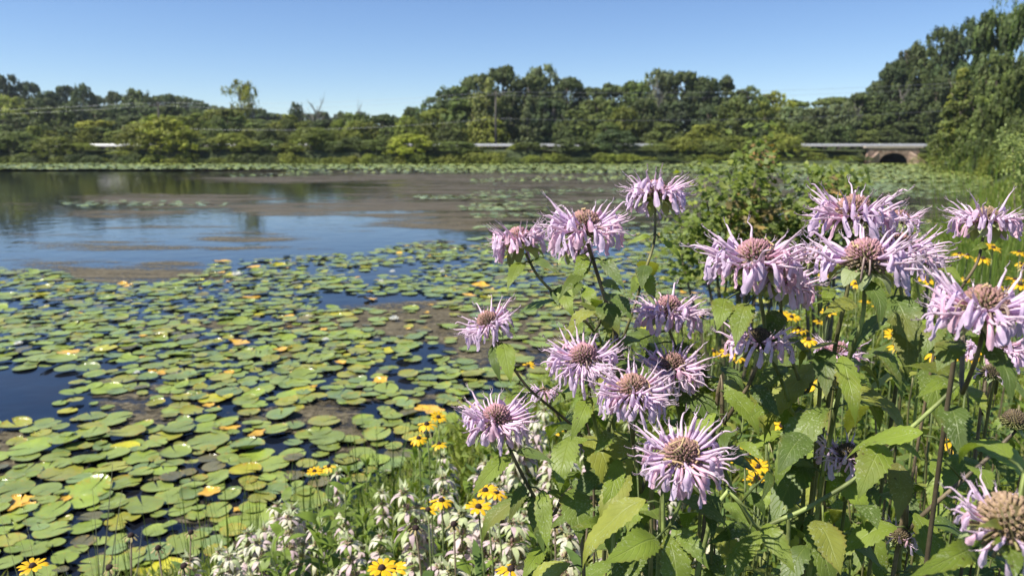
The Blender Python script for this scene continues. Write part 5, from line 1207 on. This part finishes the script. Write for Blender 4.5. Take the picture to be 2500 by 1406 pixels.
# ------------------------------------------------------------------ grass and ground cover
def grass():
    R = np.random.RandomState(12)
    def pts(n, dmin, dmax, wide=1.25):
        Y = dmin+(dmax-dmin)*R.rand(n*8)**1.5; X = (R.rand(n*8)*2-1)*(.72*Y+.5)*wide; sd_ = pond_sd(X, Y)
        k = (sd_ > -.05) & (Y > dmin); X, Y, sd_ = X[k][:n], Y[k][:n], sd_[k][:n]; return X, Y, np.maximum(0, terrain(X, Y)), sd_
    X, Y, Z, sd_ = pts(62000, .75, 30); k = len(X); far = np.clip((Y-4)/10, 0, 1)
    H_ = R.uniform(.10, .34, k)*(1+.5*far)*np.clip(.5+sd_*1.2, .45, 1)*np.where((X < -.35) & (Y < 5), .5, 1); W_ = R.uniform(.0012, .0032, k)*(1+Y*.45); a = R.uniform(0, 6.283, k); ln = R.uniform(.1, .8, k)*H_; b = a+R.normal(0, .7, k)+1.57
    rows = []
    for t, wf in ((0, 1), (.4, .9), (.75, .6), (1, .05)):
        cx = X+np.cos(a)*ln*t**2; cy = Y+np.sin(a)*ln*t**2; cz = Z+H_*t*(1-.22*t*(ln/H_)); w_ = W_*wf
        rows.append(np.stack([cx-np.cos(b)*w_, cy-np.sin(b)*w_, cz], 1)); rows.append(np.stack([cx+np.cos(b)*w_, cy+np.sin(b)*w_, cz], 1))
    v = np.stack(rows, 1).reshape(-1, 3); i0 = np.arange(k)[:, None]*8; f = np.concatenate([i0+np.array([0, 1, 3, 2]), i0+np.array([2, 3, 5, 4]), i0+np.array([4, 5, 7, 6])])
    pal = np.array([[.19, .245, .032], [.24, .28, .04], [.14, .185, .028], [.24, .25, .07], [.30, .26, .12]]); c = pal[R.choice(5, k, p=[.34, .28, .22, .11, .05])]*R.uniform(.8, 1.2, (k, 1))
    setp(mkmesh('grass', v, f, np.repeat(c, 8, 0), None, M['grass'], smooth=False), 'long green meadow grass covering the bank', 'grass', kind='stuff')
    # low leafy ground cover
    X, Y, Z, sd_ = pts(52000, .7, 22); k = len(X); hh = R.uniform(.02, .30, k)*np.clip(.4+sd_, .4, 1)*np.where((X < -.35) & (Y < 5), .4, 1); P = np.stack([X, Y, Z+hh], 1)
    nn = R.normal(size=(k, 3))*.6; nn[:, 2] += 1; nn /= np.linalg.norm(nn, axis=1)[:, None]; aa = np.cross(nn, R.normal(size=(k, 3))); aa /= np.linalg.norm(aa, axis=1)[:, None]; bb = np.cross(nn, aa)
    s = (R.uniform(.010, .026, k)*(1+.12*Y))[:, None]; q = R.uniform(.2, .42, (k, 1))
    v = np.stack([P-aa*s, P-bb*s*q-aa*s*.2, P+aa*s-nn*s*.3, P+bb*s*q-aa*s*.2], 1).reshape(-1, 3); f = np.arange(4*k).reshape(k, 4)
    pal = np.array([[.17, .225, .03], [.22, .265, .04], [.13, .175, .028], [.22, .24, .06], [.50, .48, .36]]); c = pal[R.choice(5, k, p=[.36, .28, .22, .11, .03])]*R.uniform(.75, 1.25, (k, 1))
    setp(mkmesh('ground_cover', v, f, np.repeat(c, 4, 0), None, M['herb'], smooth=False), 'low leafy ground cover between the grasses on the bank', 'ground cover', kind='stuff')
grass()
def tuft(px, py, d, h, n, spread, label, col=(.14, .20, .05), tipc=None, w=.0022, group='tall grass clumps on the bank'):
    p = at(px, py, d); g = max(0, gz(p.x, p.y)); R = random.Random(int(px+py)); t = thing('grass_clump', label, 'grass', (p.x, p.y, g), 0, group); mb = MB()
    for i in range(n):
        a = R.uniform(0, 6.28); r = spread*R.random()**.5; b = Vector((math.cos(a)*r, math.sin(a)*r, -.02)); L = h*R.uniform(.6, 1.1); le = R.uniform(0, .25)*L; a2 = a+R.uniform(-1, 1)
        e = b+Vector((math.cos(a2)*le, math.sin(a2)*le, L)); m = b.lerp(e, .55)-Vector((math.cos(a2), math.sin(a2), 0))*le*.18; s = Vector((-math.sin(a2+.7), math.cos(a2+.7), 0))*w*R.uniform(.7, 1.3)
        g_ = R.uniform(.75, 1.25); c = np.array([tuple(q*g_ for q in col)]*4+[tuple(q*g_ for q in (tipc or col))]*2)
        mb.add([tuple(b-s), tuple(b+s), tuple(m-s*.8), tuple(m+s*.8), tuple(e-s*.15), tuple(e+s*.15)], [(0, 1, 3, 2), (2, 3, 5, 4)], c)
    mb.build('blades', M['grass'], t, smooth=False)
for q in [(1640, 720, 3.0, .75, 60, .22, 'tall thin grasses with rusty tips behind the middle lavender head', (.12, .16, .06), (.26, .15, .09)), (1740, 700, 3.2, .85, 60, .25, 'tall thin grasses under the leafy shrub, left clump', (.11, .15, .05), None), (1840, 740, 3.0, .8, 70, .25, 'tall thin grasses under the leafy shrub, right clump', (.11, .15, .05), None),
          (2440, 470, 5.0, 1.3, 220, .35, 'bright green tall grass clump at the right edge by the water', (.17, .25, .04), None), (2500, 440, 4.6, 1.35, 220, .4, 'bright green grass clump cut by the right edge', (.17, .25, .04), None), (2380, 560, 4.2, .8, 120, .3, 'grass clump at the water edge behind the lone lavender head', (.13, .19, .045), None),
          (2300, 600, 4.0, .7, 110, .3, 'grass clump at the water edge right of the lavender cluster', (.12, .18, .045), None), (945, 1090, 2.3, .5, 50, .12, 'upright dark grass blades at the water edge left of the yellow flowers', (.09, .15, .04), None), (848, 1010, 2.7, .45, 8, .04, 'single pale green blades standing in the water', (.14, .20, .05), None),
          (225, 1340, 1.5, .5, 26, .16, 'thin wiry grass stalks at the bottom left over the pads', (.16, .18, .08), (.45, .40, .32)), (420, 1320, 1.6, .45, 60, .22, 'fine grass tuft at the bottom left bank', (.15, .20, .05), None), (140, 1300, 1.4, .6, 12, .1, 'few thin stalks left of the bottom yellow flower', (.2, .22, .1), (.45, .4, .3)),
          (560, 1250, 1.9, .42, 80, .25, 'fine grass tuft left of the white spikes', (.15, .21, .045), None), (720, 1210, 2.0, .4, 70, .25, 'fine grass tuft behind the white spikes', (.14, .21, .04), None)]:
    tuft(*q[:7], q[7], q[8])

# ------------------------------------------------------------------ leafy shrubs behind the flowers
def shrub(label, blobs, d0, d1, nleaf, size, seed, red=(), name='leafy_shrub', col=(.145, .19, .032), rootpx=None):
    R = np.random.RandomState(seed); cx = np.mean([b[0] for b in blobs]); root = at(rootpx or cx, 900, (d0+d1)/2); g = max(0, gz(root.x, root.y)); org = Vector((root.x, root.y, g))
    t = thing(name, label, 'shrub', org, 0, 'shrubs at the pond edge'); area = np.array([b[2]*b[3] for b in blobs], float); area /= area.sum()
    mb = MB(); dm = (d0+d1)/2
    for b in blobs:
        e = at(b[0], b[1], dm); m = org.lerp(e, .5)+Vector((R.uniform(-.05, .05), 0, .08)); tube(mb, smooth_path([org-Vector((0, 0, .03)), m, e], 4), [.012, .011, .01, .009, .008, .007, .006, .005, .003], (.15, .12, .08), 5)
    mb.build('stem', M['bark'], t, org)
    V = []; Fs = []; C = []; k = 0
    sh = [(0, -1), (.35, -.55), (.9, -.45), (.55, -.05), (.85, .45), (.38, .4), (0, 1), (-.38, .4), (-.85, .45), (-.55, -.05), (-.9, -.45), (-.35, -.55)]
    nm = len(sh)
    for ib, b in enumerate(blobs):
        for j in range(max(3, int(nleaf*area[ib]/9))):
            u = R.normal(size=3); u /= np.linalg.norm(u); rr = R.uniform(.45, 1)
            cl = at(b[0]+b[2]*u[0]*rr, b[1]+b[3]*u[1]*rr, dm+u[2]*rr*(d1-d0)/2); br = R.uniform(.75, 1.25)
            for q in range(9):
                p = np.array(cl)+R.normal(size=3)*.045; nn = np.array([u[0]*.4, -.35+u[2]*.3, .9])+R.normal(size=3)*.45; nn /= np.linalg.norm(nn); a = np.cross(nn, R.normal(size=3)); a /= np.linalg.norm(a); bb = np.cross(nn, a); s = size*R.uniform(.6, 1.25)
                c = np.array(col)*br*R.uniform(.85, 1.2)
                px_, py_, _ = pix(p[0], p[1], p[2])
                for (rx, ry, rr_, rc) in red:
                    if (px_-rx)**2+(py_-ry)**2 < rr_**2 and R.rand() < .4: c = np.array(rc)*R.uniform(.8, 1.2)
                if R.rand() < .12: c = c*np.array([1.7, 1.5, 1.3])
                for (x_, y_) in sh: V.append(p+a*x_*s*.55+bb*y_*s*.8-nn*abs(x_)*s*.18); C.append(c)
                Fs.append(tuple(range(k, k+nm))); k += nm
    o = mkmesh('crown', np.array(V)-np.array(org), Fs, np.array(C), None, M['herb'], t, smooth=False)
shrub('leafy green shrub with rusty patches behind the lavender flowers', [(1858, 372, 34, 34), (1852, 425, 50, 40), (1850, 400, 40, 34), (1795, 460, 80, 45), (1720, 446, 30, 28), (1870, 500, 72, 50), (1780, 530, 95, 55), (1700, 570, 90, 60), (1860, 580, 110, 60), (1660, 615, 50, 40), (1780, 640, 140, 60), (1900, 660, 90, 50)], 2.9, 3.5, 2300, .029, 5,
      [(1865, 372, 36, (.28, .18, .07)), (1830, 520, 60, (.22, .17, .06)), (1890, 540, 60, (.22, .17, .06))], rootpx=1800)
shrub('smaller green shrub between the two lavender groups', [(2000, 436, 36, 18), (2060, 450, 36, 20), (2030, 484, 72, 34), (1990, 520, 80, 40), (2040, 560, 90, 45), (1960, 570, 60, 45)], 3.0, 3.5, 2000, .029, 6, [(2040, 448, 26, (.32, .22, .09))], rootpx=2010)
shrub('pale bush with tiny leaves at the right edge above the tall grass', [(2472, 348, 18, 16), (2495, 365, 28, 24), (2490, 395, 20, 22), (2510, 430, 34, 50)], 5.0, 5.8, 1900, .018, 7, col=(.20, .25, .07), rootpx=2500)

# ------------------------------------------------------------------ thin summer haze
def haze():
    mb = MB(); box(mb, -330, 330, -12, 420, -2.2, 34)
    m, n, out = newmat('summer_haze'); v = N(n, 'ShaderNodeVolumePrincipled'); v.inputs['Color'].default_value = (.80, .88, 1.0, 1); v.inputs['Density'].default_value = .0002; v.inputs['Anisotropy'].default_value = .2
    link(n, v.outputs[0], out.inputs['Volume']); setp(mb.build('haze', m, smooth=False), kind='stuff')
haze()
